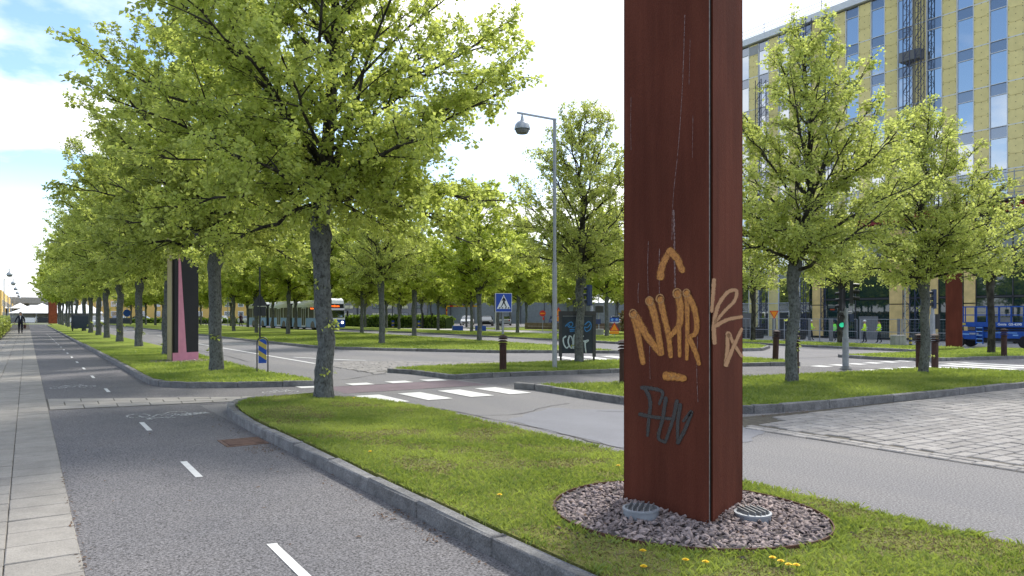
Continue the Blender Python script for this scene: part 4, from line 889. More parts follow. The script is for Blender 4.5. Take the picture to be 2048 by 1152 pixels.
# graffiti is laid out in a flat chart and carried on to the two plates
def ray(px, py):
    u = (px-1024)/1479; v = (630-py)/1479
    return Vector((u*math.cos(TH)+math.sin(TH), -u*math.sin(TH)+math.cos(TH), v))
def on_left(x, y):      # plate x = 0
    d = ray(1240+.3818*x, 460+.3818*y); t = PX/d.x; return (0, t*d.y-PY, 1.6+t*d.z)
nC = Vector((C_.y, -C_.x)).normalized()
def on_right(x, y):
    d = ray(1240+.3818*x, 460+.3818*y); t = (PX*nC.x+PY*nC.y)/(d.x*nC.x+d.y*nC.y); return (t*d.x-PX, t*d.y-PY, 1.6+t*d.z)
nL = Vector((-1, 0, 0)); nR = Vector((nC.x, nC.y, 0)); 
ribbon([([(213, 250), (222, 190), (262, 108)], 1.0), ([(262, 108), (300, 150), (328, 212)], 1.05), ([(72, 440), (95, 540), (122, 695)], .9), ([(75, 440), (140, 550), (212, 645)], 1.05), ([(158, 365), (190, 480), (220, 645)], 1.0), ([(213, 360), (235, 460), (256, 550), (268, 660)], .85), ([(303, 330), (318, 400), (312, 500), (258, 560)], 1.0), ([(312, 500), (315, 660)], .6), ([(352, 330), (356, 480), (353, 675)], .65), ([(352, 328), (392, 410), (406, 500), (395, 545), (362, 560)], .8), ([(362, 560), (395, 630), (418, 700)], .75), ([(242, 764), (290, 768), (338, 778)], 1.15)], 33, on_left, nL, 'graffiti_tag', 'spray_orange', big)
def ring(cx, cy, r): return ([(cx+r*math.cos(a), cy+r*1.1*math.sin(a)) for a in [i*6.283/8 for i in range(9)]], .30)
ribbon([ring(72, 438, 19), ring(158, 372, 20), ring(213, 360, 20), ring(303, 332, 22), ring(352, 330, 18), ([(262, 762), (275, 775), (288, 764), (300, 777), (318, 768)], .2)], 33, on_left, nL, 'graffiti_tag', 'spray_halo', big, .006)
ribbon([[(115, 825), (170, 830), (224, 850), (208, 910)], [(135, 830), (160, 900), (152, 1000), (146, 1075)], [(105, 965), (180, 980), (285, 990)], [(242, 880), (225, 990), (203, 1085), (236, 1112)], [(300, 895), (280, 990), (240, 1110)], [(318, 915), (305, 1010), (305, 1115)], [(305, 1115), (345, 1040), (378, 950), (335, 1000)]], 20, on_left, nL, 'graffiti_tag', 'spray_black', big)
ribbon([[(490, 262), (486, 330), (478, 425)], [(493, 592), (490, 500), (510, 400), (560, 328), (606, 318), (598, 370), (550, 420), (500, 478)], [(498, 502), (560, 470), (634, 455)], [(552, 708), (560, 620), (563, 538), (592, 595), (634, 660)], [(552, 708), (592, 610), (634, 520)]], 22, on_right, nR, 'graffiti_tag', 'spray_pale', big)
ribbon([([(340, -1126), (330, -812), (309, -471), (278, -157), (272, 52)], .16), ([(368, -1000), (362, -760)], .10), ([(383, -600), (380, -380)], .10), ([(282, -100), (286, 60), (290, 300)], .55), ([(208, 100), (206, 220), (208, 330)], .22), ([(150, 60), (146, 200), (150, 360)], .14), ([(160, 560), (156, 660), (160, 780)], .14), ([(408, 560), (404, 740), (410, 900)], .2), ([(100, 280), (96, 330), (98, 380)], .14), ([(60, -700), (58, -560), (60, -420)], .1)], 26, on_left, nL, 'water_stain', 'runoff', big, .001)
# the black, pink and ochre pillar
pk, Ak, Bk, Ck = pillar((3.80, 25.2, 0), .93, 6.6, 'painted pillar, black with a tapering pink wedge and an ochre side', ('ochre_paint', 'black_paint', 'black_paint'))
dk = Vector((Ck.x, Ck.y)); L_ = dk.length; dk = dk/L_; nk = Vector((dk.y, -dk.x))
def on_pk(u, z, l=.004): p = dk*u+nk*l; return (p.x, p.y, z)
mb = MB(); mb.add([on_pk(.02, .08), on_pk(L_-.003, .08), on_pk(L_-.003, .41), on_pk(.54*L_, .41), on_pk(.29*L_, 3.75), on_pk(.24*L_, 3.75), on_pk(.23*L_, .41), on_pk(.02, .41)], [(0, 1, 2, 3, 6, 7), (3, 4, 5, 6)])
mb.build('painted_wedge', 'pink_paint', pk)
mb = MB(); mb.add([(-.004, .005, .1), (-.004, .05, .1), (-.004, .05, 6.55), (-.004, .005, 6.55)], [(0, 1, 2, 3)]); mb.build('painted_edge', 'black_paint', pk)
pillar((43.2, 20.5, -.3), .9, 6.6, 'slim rusty steel pillar on the grass beside the blue lift', ('corten', 'corten', 'corten'))
pillar((3.2, 155.0, 0), 1.5, 5.2, 'distant orange rusty pillar at the end of the avenue', ('corten_orange', 'corten_orange', 'corten_orange'))

# gravel ring with corten edging and two ground lights
def gravel_bed(cx, cy, r, n, zf, label, rlabel, seed, s0=.024, s1=.043):
    ring_ = thing('edging_ring', rlabel, 'edging', (cx, cy, 0)); mb = MB(); N = 72; V = []
    for i in range(N):
        a = 6.283185*i/N; c, s_ = math.cos(a), math.sin(a); z = zf(cx+c*r, cy+s_*r)+.022
        for rr_, zq in ((r-.004, z-.12), (r-.004, z), (r+.004, z), (r+.004, z-.12)): V.append((c*rr_, s_*rr_, zq))
    F = []
    for i in range(N):
        j = (i+1) % N
        for k in range(3): F.append((i*4+k, i*4+k+1, j*4+k+1, j*4+k))
    mb.add(V, F); mb.build('steel_band', 'corten_rim', ring_)
    g = np.random.default_rng(seed); ico = np.array([(0, 0, 1), (.9, 0, .25), (.25, .85, .3), (-.75, .5, .2), (-.7, -.55, .3), (.3, -.85, .2), (.7, .5, -.4), (-.3, .8, -.4), (-.9, 0, -.3), (-.2, -.8, -.4), (.75, -.5, -.3), (0, 0, -.9)])
    fc = np.array([(0, 1, 2), (0, 2, 3), (0, 3, 4), (0, 4, 5), (0, 5, 1), (1, 6, 2), (2, 6, 7), (2, 7, 3), (3, 7, 8), (3, 8, 4), (4, 8, 9), (4, 9, 5), (5, 9, 10), (5, 10, 1), (1, 10, 6)])
    rad = np.sqrt(g.random(n))*(r-.02); a = g.random(n)*6.283185; X = cx+rad*np.cos(a); Y = cy+rad*np.sin(a)
    sz = g.uniform(s0, s1, n)*g.choice([1, 1, 1, .7], n); hgt = np.array([zf(x, y) for x, y in zip(X, Y)])+.026*np.cos(np.minimum(rad/r, 1)*1.57)+g.uniform(-.022, .014, n)
    sh = ico[None]*(1+g.normal(0, .20, (n, 12, 3))); sh[:, :, 0] *= 1.25*g.uniform(.8, 1.4, (n, 1)); sh[:, :, 1] *= .78; sh[:, :, 2] *= .55
    e = g.normal(0, .5, (n, 2)); az = g.random(n)*6.283
    def rot(v, ang, i, j):
        c, s_ = np.cos(ang)[:, None], np.sin(ang)[:, None]; vi = v[:, :, i]*c-v[:, :, j]*s_; vj = v[:, :, i]*s_+v[:, :, j]*c; v = v.copy(); v[:, :, i] = vi; v[:, :, j] = vj; return v
    sh = rot(rot(rot(sh, e[:, 0], 1, 2), e[:, 1], 0, 2), az, 0, 1)*sz[:, None, None]*.62
    V = sh+np.stack([X, Y, hgt], 1)[:, None, :]; F = (np.arange(n)[:, None, None]*12+fc[None]).reshape(-1, 3)
    me = np_mesh('gravel', V.reshape(-1, 3), F, 'gravel', {'tone': np.repeat(g.random(n), 12)})
    tag(link('gravel', me), label, 'gravel', None, 'stuff')
def gz(x, y): return lawn_z(x, y)
gravel_bed(4.25, 4.01, 1.03, 6500, gz, 'crushed grey-pink stone chippings round the big pillar', 'thin rusty steel ring edging the gravel bed', 3)
t_ = MATS['gravel'].node_tree; at_ = t_.nodes.new('ShaderNodeAttribute'); at_.attribute_name = 'tone'; rp_ = t_.nodes.new('ShaderNodeValToRGB')
rp_.color_ramp.elements[0].color = (.55, .53, .55, 1); rp_.color_ramp.elements[1].color = (1.5, 1.42, 1.40, 1); t_.links.new(at_.outputs['Fac'], rp_.inputs[0])
mm_ = t_.nodes.new('ShaderNodeMixRGB'); mm_.blend_type = 'MULTIPLY'; mm_.inputs[0].default_value = 1; b_ = t_.nodes['Principled BSDF']; src_ = b_.inputs['Base Color'].links[0].from_socket
t_.links.new(src_, mm_.inputs[1]); t_.links.new(rp_.outputs[0], mm_.inputs[2]); t_.links.new(mm_.outputs[0], b_.inputs['Base Color'])
mb = MB(); mb.add([(4.25, 4.01, lawn_z(4.25, 4.01)+.006)]+[(4.25+1.02*math.cos(i*.2618), 4.01+1.02*math.sin(i*.2618), lawn_z(4.25+1.02*math.cos(i*.2618), 4.01+1.02*math.sin(i*.2618))+.006) for i in range(24)], [(0, i+1, (i+1) % 24+1) for i in range(24)]); tag(mb.build('gravel_base', 'gravel_bed'), 'dark bed under the gravel', None, None, 'structure')
gravel_bed(4.15, 25.6, .95, 900, lambda x, y: .115, 'stone chippings round the black and pink pillar', 'thin steel ring edging the gravel of the painted pillar', 4, .05, .08)
g = np.random.default_rng(90); a = g.random(70)*6.283; r_ = 1.05+np.abs(g.normal(0, .09, 70)); mb = MB()
for q, w in zip(a, r_):
    x, y = 4.25+w*math.cos(q), 4.01+w*math.sin(q); sc = g.uniform(.008, .018); o3 = g.normal(0, .25, (6, 3))
    if not interp(AL, y) < x < interp(AR, y): continue
    mb.add([(x+sc*(p[0]+e[0]), y+sc*(p[1]+e[1]), lawn_z(x, y)+.008+sc*.6*(p[2]+e[2])) for p, e in zip(((1, 0, 0), (0, 1, 0), (-1, 0, 0), (0, -1, 0), (0, 0, 1), (0, 0, -1)), o3)], [(0, 1, 4), (1, 2, 4), (2, 3, 4), (3, 0, 4), (1, 0, 5), (2, 1, 5), (3, 2, 5), (0, 3, 5)])
tag(mb.build('gravel', 'gravel_bed'), 'stray chippings spilled on the grass round the ring', 'gravel', None, 'stuff')
V = []; F = []
for q, w in zip(g.random(60)*6.283, g.random(60)**.5*1.0):
    x, y = 4.25+w*math.cos(q), 4.01+w*math.sin(q); l = g.uniform(.010, .024); t = g.uniform(0, 6.28); z = lawn_z(x, y)+.045+g.uniform(0, .012); b = len(V)
    for u, v, h in ((-l, 0, 0), (0, -l*.5, .004), (l, 0, g.uniform(0, .014)), (0, l*.5, .006)): V.append((x+u*math.cos(t)-v*math.sin(t), y+u*math.sin(t)+v*math.cos(t), z+h))
    F.append((b, b+1, b+2, b+3))
tag(link('dry_leaves', np_mesh('dry_leaves', np.array(V), np.array(F), 'dry_leaf')), 'scraps of dead leaf lying on the gravel', 'litter', None, 'stuff')
def uplight(x, y, rz, label):
    o = thing('ground_light', label, 'ground light', (x, y, lawn_z(x, y)+(.042 if x < 4 else .026)), rz, 'round ground lights in the gravel')
    mb = MB(); mb.lathe([(.125, -.1), (.128, .030), (.135, .032), (.135, .045), (.118, .047), (.112, .030), (.02, .030)], n=28); mb.build('housing', 'galvanised', o, True)
    for k in range(5):
        xx = -.08+.04*k; hl = math.sqrt(.112**2-xx**2); mb = MB(); mb.box((xx, 0, .052), (.005, 2*hl, .035)); mb.build('slat', 'zinc_slat', o)
    return o
uplight(3.77, 4.02, R(-55), 'round grey ground light on the cycle path side of the big pillar')
uplight(4.47, 3.58, R(-20), 'round grey ground light on the road side of the big pillar')

# ================================================================== STREET FURNITURE
def face_cam(x, y): return math.atan2(y, x)-math.pi/2       # local -Y turned to the viewer
def bollard(x, y, z, label, h=.95, lean=0):
    o = thing('bollard', label, 'bollard', (x, y, z), 0, 'rusty louvred bollards'); o.rotation_euler = (lean, 0, random.uniform(0, 1))
    mb = MB(); mb.lathe([(.095, -.1), (.095, h*.74)], n=18); mb.build('post', 'corten_dark', o, True)
    for k in range(3):
        mb = MB(); z0 = h*.74+.005+k*.068; mb.lathe([(.07, z0), (.130, z0+.004), (.130, z0+.016), (.075, z0+.052)], n=18); mb.build('louvre', 'corten_dark', o)
    mb = MB(); z0 = h*.74+.209; mb.lathe([(.07, z0), (.130, z0+.004), (.125, z0+.018), (.05, z0+.05), (.02, z0+.055)], n=18); mb.build('cap', 'corten_dark', o)
    return o
bollard(10.7, 16.75, .10, 'rusty louvred bollard carrying the pedestrian crossing sign')
bollard(10.93, 12.2, .10, 'rusty louvred bollard half hidden by the big pillar')
bollard(20.8, 15.75, .10, 'rusty bollard leaning slightly under the yield sign', 1.0, R(2.5))
bollard(15.95, 11.5, .11, 'rusty louvred bollard just behind the lime tree on the sett-edged island', 1.0)
bollard(21.45, 11.35, .02, 'rusty louvred bollard at the zebra crossing end of the tree island', 1.05)
bollard(22.6, 11.5, .0, 'rusty louvred bollard between tree trunk and second traffic light', 1.05)
bollard(29.9, 12.75, .10, 'rusty louvred bollard on the grass in front of the lift wheel', 1.0)

# pedestrian crossing sign: an internally lit box on a pole standing on the bollard
sg = thing('crossing_sign', 'blue pedestrian crossing sign box on a grey pole above a bollard', 'road sign', (10.7, 16.75, 1.13), face_cam(10.7, 16.75)+R(8))
mb = MB(); mb.tube([(0, .03, -.04), (0, .03, .62)], .03, 10); mb.build('pole', 'galvanised', sg)
mb = MB(); mb.box((0, .02, .80), (.44, .30, .50)); mb.build('sign_box', 'dark_grey', sg)
f_ = MB(); f_.box((0, -.1345, .80), (.445, .008, .505)); fr = f_.build('sign_face', 'sign_white', sg)
def flat(poly, y, m, name, par, t=.003):
    mb = MB(); mb.prism(poly, 'y', y, y-t); return mb.build(name, m, par)
flat([(-.21, .56), (.21, .56), (.21, 1.04), (-.21, 1.04)], -.1387, 'sign_blue', 'sign_panel', fr)
flat([(-.185, .635), (.185, .635), (0, 1.015)], -.142, 'sign_white', 'triangle', fr)
wk = MB()
for poly in ([(-.012, .955), (.0, .97), (.015, .955), (.012, .935), (-.008, .935)], [(-.02, .93), (.028, .925), (.035, .84), (.012, .80), (-.018, .81)], [(-.018, .815), (.01, .80), (-.035, .72), (-.065, .675), (-.085, .675), (-.05, .74)], [(-.005, .81), (.03, .81), (.055, .74), (.085, .685), (.065, .675), (.03, .73)], [(-.02, .925), (-.055, .85), (-.048, .838), (-.01, .88)], [(.026, .925), (.06, .86), (.055, .835), (.02, .89)]): wk.prism(poly, 'y', -.1452, -.1475)
for x0 in (-.135, -.06, .03, .105): wk.prism([(x0, .645), (x0+.04, .645), (x0+.05, .675), (x0+.015, .675)], 'y', -.1452, -.1475)
wk.build('walking_figure', 'sign_black', fr)

# tall lamp post with a bell lamp on an arm
def lamp_post(x, y, z, rz, label, H=7.0, arm=1.25, s=1.0, group=None, base=True):
    o = thing('street_lamp', label, 'street lamp', (x, y, z), rz, group)
    mb = MB(); mb.tube([(0, 0, -.1), (0, 0, 2.9)], .068*s, 12); mb.tube([(0, 0, 2.9), (0, 0, 2.96)], .074*s, 12); mb.tube([(0, 0, 2.96), (0, 0, H)], .048*s, 12); mb.build('post', 'steel_grey', o, True)
    mb = MB(); mb.box((arm/2-.02, 0, H-.02), (arm+.06, .045*s, .045*s)); mb.build('arm', 'steel_grey', o)
    hx = arm-.15; k_ = 1 if s == 1 else 1.55; mb = MB(); mb.lathe([(a*k_, b*k_) for a, b in ((.012, -.03), (.03, -.10), (.045, -.19), (.07, -.22), (.13, -.25), (.19, -.32), (.215, -.42), (.215, -.45), (.205, -.45), (.19, -.40))], (hx, 0, H), 20); h = mb.build('lamp_shade', 'lamp_shade', o, True)
    mb = MB(); mb.lathe([(a*k_, b*k_) for a, b in ((.19, -.455), (.185, -.50), (.15, -.56), (.05, -.585))], (hx, 0, H), 18); mb.build('glass_bowl', 'mid_grey', h, True)
    return o
lamp_post(12.39, 16.7, .11, math.pi, 'tall grey lamp post with a bell lamp by the notice board')
for i, y in enumerate((105.5, 134.5, 163, 192, 222, 252)):
    lamp_post(-2.85, y, 0, 0, f'{ORD[i]} slim lamp post along the hedge beside the pavement', 7.0, 1.3, 1.5, 'lamp posts along the hedge')
for i, y in enumerate((150, 215)):
    lamp_post(-6.5, y, 0, math.pi, f'{ORD[i]} lamp post turned away, behind the hedge row of lamps', 7.0, 1.3, 1.5, 'lamp posts behind the hedge')

# notice board with graffiti
bx, by = Vector((14.34, 19.1)), Vector((15.33, 18.45)); bd = (by-bx); bl = bd.length
def board(loc, rz, w, label, graff=False, h=1.36):
    o = thing('notice_board', label, 'notice board', loc, rz)
    mb = MB(); mb.box((w/2, 0, .24+h*.47), (w-.2, .10, h*.90)); p = mb.build('panel', 'slate_blue', o)
    for x in (.05, w-.05): mb = MB(); mb.box((x, 0, .16+h/2), (.10, .16, h)); mb.build('side_frame', 'slate_frame', o)
    mb = MB(); mb.box((w/2, 0, .16+h-.02), (w+.02, .20, .13)); mb.build('top_frame', 'slate_frame', o)
    mb = MB(); mb.box((w/2, -.012, .16+h-.115), (w-.24, .10, .018)); mb.build('light_rail', 'galvanised', o)
    for x in (.06, w-.06): mb = MB(); mb.box((x, 0, .05), (.06, .08, .24)); mb.build('foot', 'lens_black', o)
    return o, p
nb, nbp = board((bx.x, bx.y, .10), math.atan2(bd.y, bd.x), bl, 'dark notice board scrawled with white and blue graffiti behind a lime tree', h=1.42)
def on_board(x, y): px = 1100+.15625*x; py = 560+.15625*y; return ((px-1111)/(1191-1111)*bl, 0, .10+(728-py)/84*1.42*.985)
nB = Vector((0, -1, 0))
ribbon([[(165, 800), (130, 830), (140, 900), (175, 945), (205, 925)], [(215, 795), (198, 860), (215, 920), (250, 945), (262, 880), (245, 810), (215, 795)], [(272, 950), (277, 800), (312, 788), (318, 840), (282, 870)], [(308, 950), (318, 800), (350, 795), (352, 850), (325, 872)], [(368, 945), (378, 800), (410, 800)], [(415, 862), (480, 850), (428, 885)], [(432, 862), (436, 930), (445, 1000)]], 17, on_board, nB, 'graffiti_tag', 'spray_white', nb, .055)
ribbon([[(160, 675), (200, 640), (245, 625), (262, 660), (220, 690), (190, 665), (195, 640), (240, 690), (300, 680), (332, 612)], [(222, 720), (300, 716), (345, 725)], [(225, 740), (290, 735)], [(430, 655), (480, 620), (517, 650), (507, 710), (450, 740), (425, 690), (470, 688), (512, 640)]], 13, on_board, nB, 'graffiti_tag', 'spray_blue', nb, .054)
board((3.5, 79.6, .1), -TH, 1.85, 'dark notice board on the kerbside strip between far lime trunks', h=1.38)
o_, p_ = board((10.4, 128, .0), -TH, 3.4, 'long low dark board on the far median grass', h=.95)

# blue and yellow striped marker in a hoop frame
mk2 = thing('marker_sign', 'blue and yellow striped marker plate in a dark hoop frame', 'marker sign', (5.12, 19.62, .08), face_cam(5.12, 19.62)+R(6))
hoop = [(-.135, 0, -.15), (-.135, 0, .80)]+[(-.135*math.cos(a), 0, .80+.135*math.sin(a)) for a in [i*math.pi/10 for i in range(1, 10)]]+[(.135, 0, .80), (.135, 0, -.15)]
mb = MB(); mb.tube(hoop, .017, 8); mb.build('hoop_frame', 'dark_grey', mk2, True)
def mk_poly(z0, z1): # plate outline between two heights
    return None
pw = .10; out_ = [(-pw, .27), (pw, .27), (pw, .80)]+[(pw*math.cos(a), .80+pw*math.sin(a)) for a in [i*math.pi/10 for i in range(1, 10)]]+[(-pw, .80)]
plate = flat(out_, 0, 'sign_blue', 'plate', mk2, .008)
for z0 in (.64, .34): flat([(-pw, z0+.14), (pw, z0), (pw, z0+.13), (-pw, z0+.27)] if z0 < .5 else [(-pw, z0+.10), (pw, z0-.03), (pw, z0+.10), (-pw, z0+.225)], -.0085, 'sign_yellow', 'stripe', plate, .003)
for z in (.34, .74):
    for x in (-.117, .117): mb = MB(); mb.box((x, -.002, z), (.035, .02, .02)); mb.build('clip', 'galvanised', mk2)

# generic pole with sign plates
def pole_sign(x, y, z, h, label, cat='road sign', r=.03, rz=None, pm='galvanised'):
    o = thing('road_sign', label, cat, (x, y, z), face_cam(x, y) if rz is None else rz)
    mb = MB(); mb.tube([(0, .04, -.1), (0, .04, h)], r, 10); mb.build('pole', pm, o); return o
ys_ = pole_sign(20.78, 15.78, 1.0, .74, 'yellow and red yield sign on a pole above the leaning bollard', r=.022)
a = flat([(-.145, .74), (.145, .74), (0, .46)], 0, 'sign_red', 'sign_plate', ys_, .01); flat([(-.10, .715), (.10, .715), (0, .515)], -.0105, 'sign_orange', 'sign_face', a)
hs = pole_sign(11.95, 46.4, .1, 4.45, 'grey back of a triangle sign and plate on a tall pole', r=.05, pm='dark_grey')
flat([(-.48, 2.05), (.48, 2.05), (0, 2.85)], .10, 'dark_grey', 'triangle_plate', hs, .02); flat([(-.36, 1.45), (.36, 1.45), (.36, 2.02), (-.36, 2.02)], .10, 'dark_grey', 'lower_plate', hs, .02)
ne = pole_sign(41.8, 58.3, 0, 1.9, 'red round no-entry sign with a small red plate beneath', r=.03)
a = flat([(.30*math.cos(i*.3927), 1.75+.30*math.sin(i*.3927)) for i in range(16)], 0, 'sign_red', 'sign_plate', ne, .02); flat([(-.22, 1.69), (.22, 1.69), (.22, 1.81), (-.22, 1.81)], -.021, 'sign_orange', 'bar', a); flat([(0, 1.12), (.16, 1.12), (.16, 1.38), (0, 1.38)], 0, 'sign_red', 'small_plate', ne, .02)
wr = pole_sign(60, 80, 0, 1.9, 'orange warning triangle on a yellow plate behind the notice board', r=.03)
a = flat([(-.7, 1.45), (.7, 1.45), (0, 2.65)], 0, 'sign_red', 'triangle_plate', wr, .02); flat([(-.48, 1.56), (.48, 1.56), (0, 2.4)], -.021, 'sign_orange', 'sign_face', a); flat([(-.7, .75), (.7, .75), (.7, 1.40), (-.7, 1.40)], 0, 'sign_orange', 'lower_plate', wr, .02)
rw = pole_sign(33.3, 38.1, .1, .45, 'low orange roadworks triangle topped by a small blue lamp box', r=.02)
a = flat([(-.33, .42), (.33, .42), (0, 1.02)], 0, 'sign_red', 'triangle_plate', rw, .02); flat([(-.22, .47), (.22, .47), (0, .90)], -.021, 'sign_orange', 'sign_face', a); flat([(-.3, .22), (.3, .22), (.3, .40), (-.3, .40)], 0, 'sign_orange', 'lower_plate', rw, .02)
a = flat([(-.30, 1.04), (.30, 1.04), (.30, 1.32), (-.30, 1.32)], 0, 'sign_blue', 'lamp_box', rw, .10)
for x in (-.15, .15): flat([(x+.09*math.cos(i*.785), 1.18+.09*math.sin(i*.785)) for i in range(8)], -.101, 'bus_pale_blue', 'lamp_lens', a, .01)
bs = pole_sign(14.75, 146, .1, 3.9, 'round blue cycle sign on a pole under a dark signal head', r=.08)
flat([(.62*math.cos(i*.3927), 1.85+.62*math.sin(i*.3927)) for i in range(16)], -.1, 'sign_blue', 'sign_plate', bs, .03); mb = MB(); mb.box((0, 0, 3.8), (.5, .4, 1.5)); mb.build('signal_head', 'lens_black', bs)
ps = pole_sign(21.5, 99, .0, 4.4, 'white and blue parking sign above the far pavement', r=.05)
a = flat([(-.45, 3.2), (.45, 3.2), (.45, 4.9), (-.45, 4.9)], 0, 'sign_white', 'sign_plate', ps, .03); flat([(-.35, 3.3), (.35, 3.3), (.35, 3.9), (-.35, 3.9)], -.031, 'bus_blue', 'sign_face', a)

# traffic lights
def head(mb_par, c, rz, m='lens_black', back='dark_grey', n=3, s=1.0, lit=None):
    M = Matrix.Translation(c) @ Matrix.Rotation(rz, 4, 'Z')
    mb = MB(); mb.box((0, .06*s, 0), (.30*s, .14*s, .30*n*s+.06), M=M); hd = mb.build('signal_head', back, mb_par)
    for k in range(n):
        z = (.30*(n-1)/2-.30*k)*s
        mb = MB(); V = []; N = 10
        for j in range(N+1):
            a = -math.pi*.12+math.pi*1.24*j/N
            V += [(math.cos(a)*.115*s, -.01, z+math.sin(a)*.115*s), (math.cos(a)*.115*s, -.26*s, z+math.sin(a)*.115*s-.015)]
        mb.add([M @ Vector(p) for p in V], [(2*j, 2*j+1, 2*j+3, 2*j+2) for j in range(N)]); mb.build('visor', m, hd)
        mb = MB(); mb.add([M @ Vector((math.cos(j*.5236)*.1*s, -.013, z+math.sin(j*.5236)*.1*s)) for j in range(12)], [tuple(range(12))]); mb.build('lens', lit if (lit and k == n-1) else 'lens_black', hd)
    return hd
tl1 = thing('traffic_light', 'grey traffic light post with two heads and a lit green pedestrian signal', 'traffic light', (20.05, 12.75, 0))
mb = MB(); mb.tube([(0, 0, 0), (0, 0, .95)], .088, 14); mb.tube([(0, 0, .95), (0, 0, 1.74)], .075, 14); mb.tube([(0, 0, 1.74), (0, 0, 1.80)], .08, 14); mb.build('post', 'galvanised', tl1, True)
mb = MB(); mb.lathe([(.17, 0), (.17, .03), (.10, .10), (.09, .11)], n=14); mb.build('base', 'mid_grey', tl1)
cr_ = Vector((math.cos(TH), -math.sin(TH), 0))
hd1 = head(tl1, cr_*.22+Vector((0, 0, 2.26)), -TH+R(62), back='dark_grey', s=.66)
head(tl1, -cr_*.13+Vector((0, 0, 2.03)), -TH+R(215), back='black_paint', s=.62)
head(tl1, -cr_*.11+Vector((0, 0, 1.42)), -TH-R(20), back='lens_black', n=2, s=.72, lit='signal_green')
mb = MB(); mb.tube([tuple(-cr_*.16+Vector((0, 0, 1.70))), tuple(cr_*.02+Vector((0, 0, 1.68))), tuple(cr_*.20+Vector((0, 0, 1.70))), tuple(cr_*.24+Vector((0, 0, 1.92)))], .022, 8); mb.build('bracket', 'galvanised', tl1)
mb = MB(); p = cr_*.15+Vector((0, 0, 1.52)); mb.box(tuple(p), (.13, .13, .22), -TH); mb.build('detector_box', 'traffic_blue', tl1)
mb = MB(); mb.lathe([(.03, -.04), (.05, 0), (.03, .04)], tuple(-cr_*.01+Vector((0, .03, 2.30))), 10); mb.build('sensor', 'galvanised', tl1)
tl2 = thing('traffic_light', 'pale grey traffic light post with a blue-backed head beside the slim rusty pillar', 'traffic light', (25.6, 13.1, 0))
mb = MB(); mb.tube([(0, 0, 0), (0, 0, 1.62)], .085, 14); mb.tube([(0, 0, 1.62), (0, 0, 1.84)], .055, 12); mb.build('post', 'galvanised', tl2, True)
head(tl2, Vector((0, 0, 2.14)), -TH-R(97), back='traffic_blue', s=.66); mb = MB(); p = cr_*.13+Vector((0, 0, 1.38)); mb.box(tuple(p), (.13, .18, .5), -TH); mb.build('signal_box', 'lens_black', tl2)
tl3 = thing('traffic_light', 'blue-backed traffic light seen from behind above the notice board', 'traffic light', (25.15, 30.6, .1))
mb = MB(); mb.tube([(0, 0, 0), (0, 0, 2.0)], .09, 12); mb.build('post', 'galvanised', tl3, True)
head(tl3, -cr_*.16+Vector((0, 0, 2.55)), -TH-R(115), back='traffic_blue', s=1.1); mb = MB(); p = -cr_*.14+Vector((0, 0, 2.55)); mb.box(tuple(p), (.28, .06, 1.12), -TH); mb.build('back_board', 'traffic_blue', tl3)
mb = MB(); p = cr_*.30+Vector((0, 0, 1.15)); mb.box(tuple(p), (.34, .3, .26), -TH); mb.build('control_box', 'traffic_blue', tl3)

# planters, height barrier, portal frame, wall, camera mast
def planter(x, y, label):
    o = thing('planter', label, 'planter', (x, y, 0), R(-20), 'blue concrete planters'); mb = MB(); mb.cbox((0, 0, .26), (1.05, .55, .52), .04); mb.build('tub', 'planter_blue', o)
    mb = MB(); mb.box((0, 0, .515), (.85, .38, .03)); mb.build('soil', 'joint_sand', o)
planter(35.9, 64.6, 'blue concrete planter at the foot of the striped height barrier'); planter(38.2, 64.0, 'blue concrete planter partly behind a verge tree')
hb = thing('height_barrier', 'red and yellow striped height barrier over the car park entry', 'height barrier', (49.6, 87.6, 0), R(-34))
for k in range(9): mb = MB(); mb.box((-2.3, 0, .15+.3*k), (.16, .16, .297)); mb.build('post_band', 'sign_red' if k % 2 else 'barrier_yellow', hb)
mb = MB(); mb.box((2.3, 0, 1.35), (.16, .16, 2.7)); mb.build('post', 'barrier_yellow', hb)
for k in range(10): mb = MB(); mb.box((-2.07+.46*k, 0, 2.8), (.457, .18, .2)); mb.build('bar_band', 'sign_red' if k % 2 else 'barrier_yellow', hb)
pf = thing('portal_frame', 'white metal portal frame behind the pedestrian sign', 'frame', (42.1, 66.6, 0), R(-33))
for x in (-.40, .40): mb = MB(); mb.box((x, 0, 1.3), (.10, .10, 2.6)); mb.build('upright', 'bus_white', pf)
for z in (.12, 1.05, 2.55): mb = MB(); mb.box((0, 0, z), (.70, .08, .08)); mb.build('crossbar', 'bus_white', pf)
rwl = thing('retaining_wall', 'low brown block wall bending behind the no-entry sign', 'wall', (0, 0, 0))
WP = [(46.1, 67.5), (47.0, 62), (49, 58.5), (54, 57)]
for a, b in zip(WP, WP[1:]):
    d = Vector((b[0]-a[0], b[1]-a[1])); n = int(d.length/1.2)+1
    for k in range(n):
        c = Vector(a)+d*(k+.5)/n
        for r_ in range(2): mb = MB(); mb.box((0, 0, 0), (d.length/n-.02, .3, .36), 0); o_ = mb.build('block', 'brown_wall', rwl, loc=(c.x, c.y, .19+.38*r_)); o_.rotation_euler = (0, 0, math.atan2(d.y, d.x))
cm_ = thing('camera_mast', 'thin guyed camera mast on a pale concrete block', 'camera mast', (36.0, 19.75, .1))
mb = MB(); mb.tube([(0, 0, 0), (0, 0, 2.95)], .03, 8); mb.build('pole', 'galvanised', cm_)
mb = MB(); mb.box((0, 0, 3.1), (.18, .18, .22)); mb.lathe([(.14, 3.22), (.20, 3.25), (.02, 3.29)], n=10); mb.build('camera_unit', 'steel_grey', cm_)
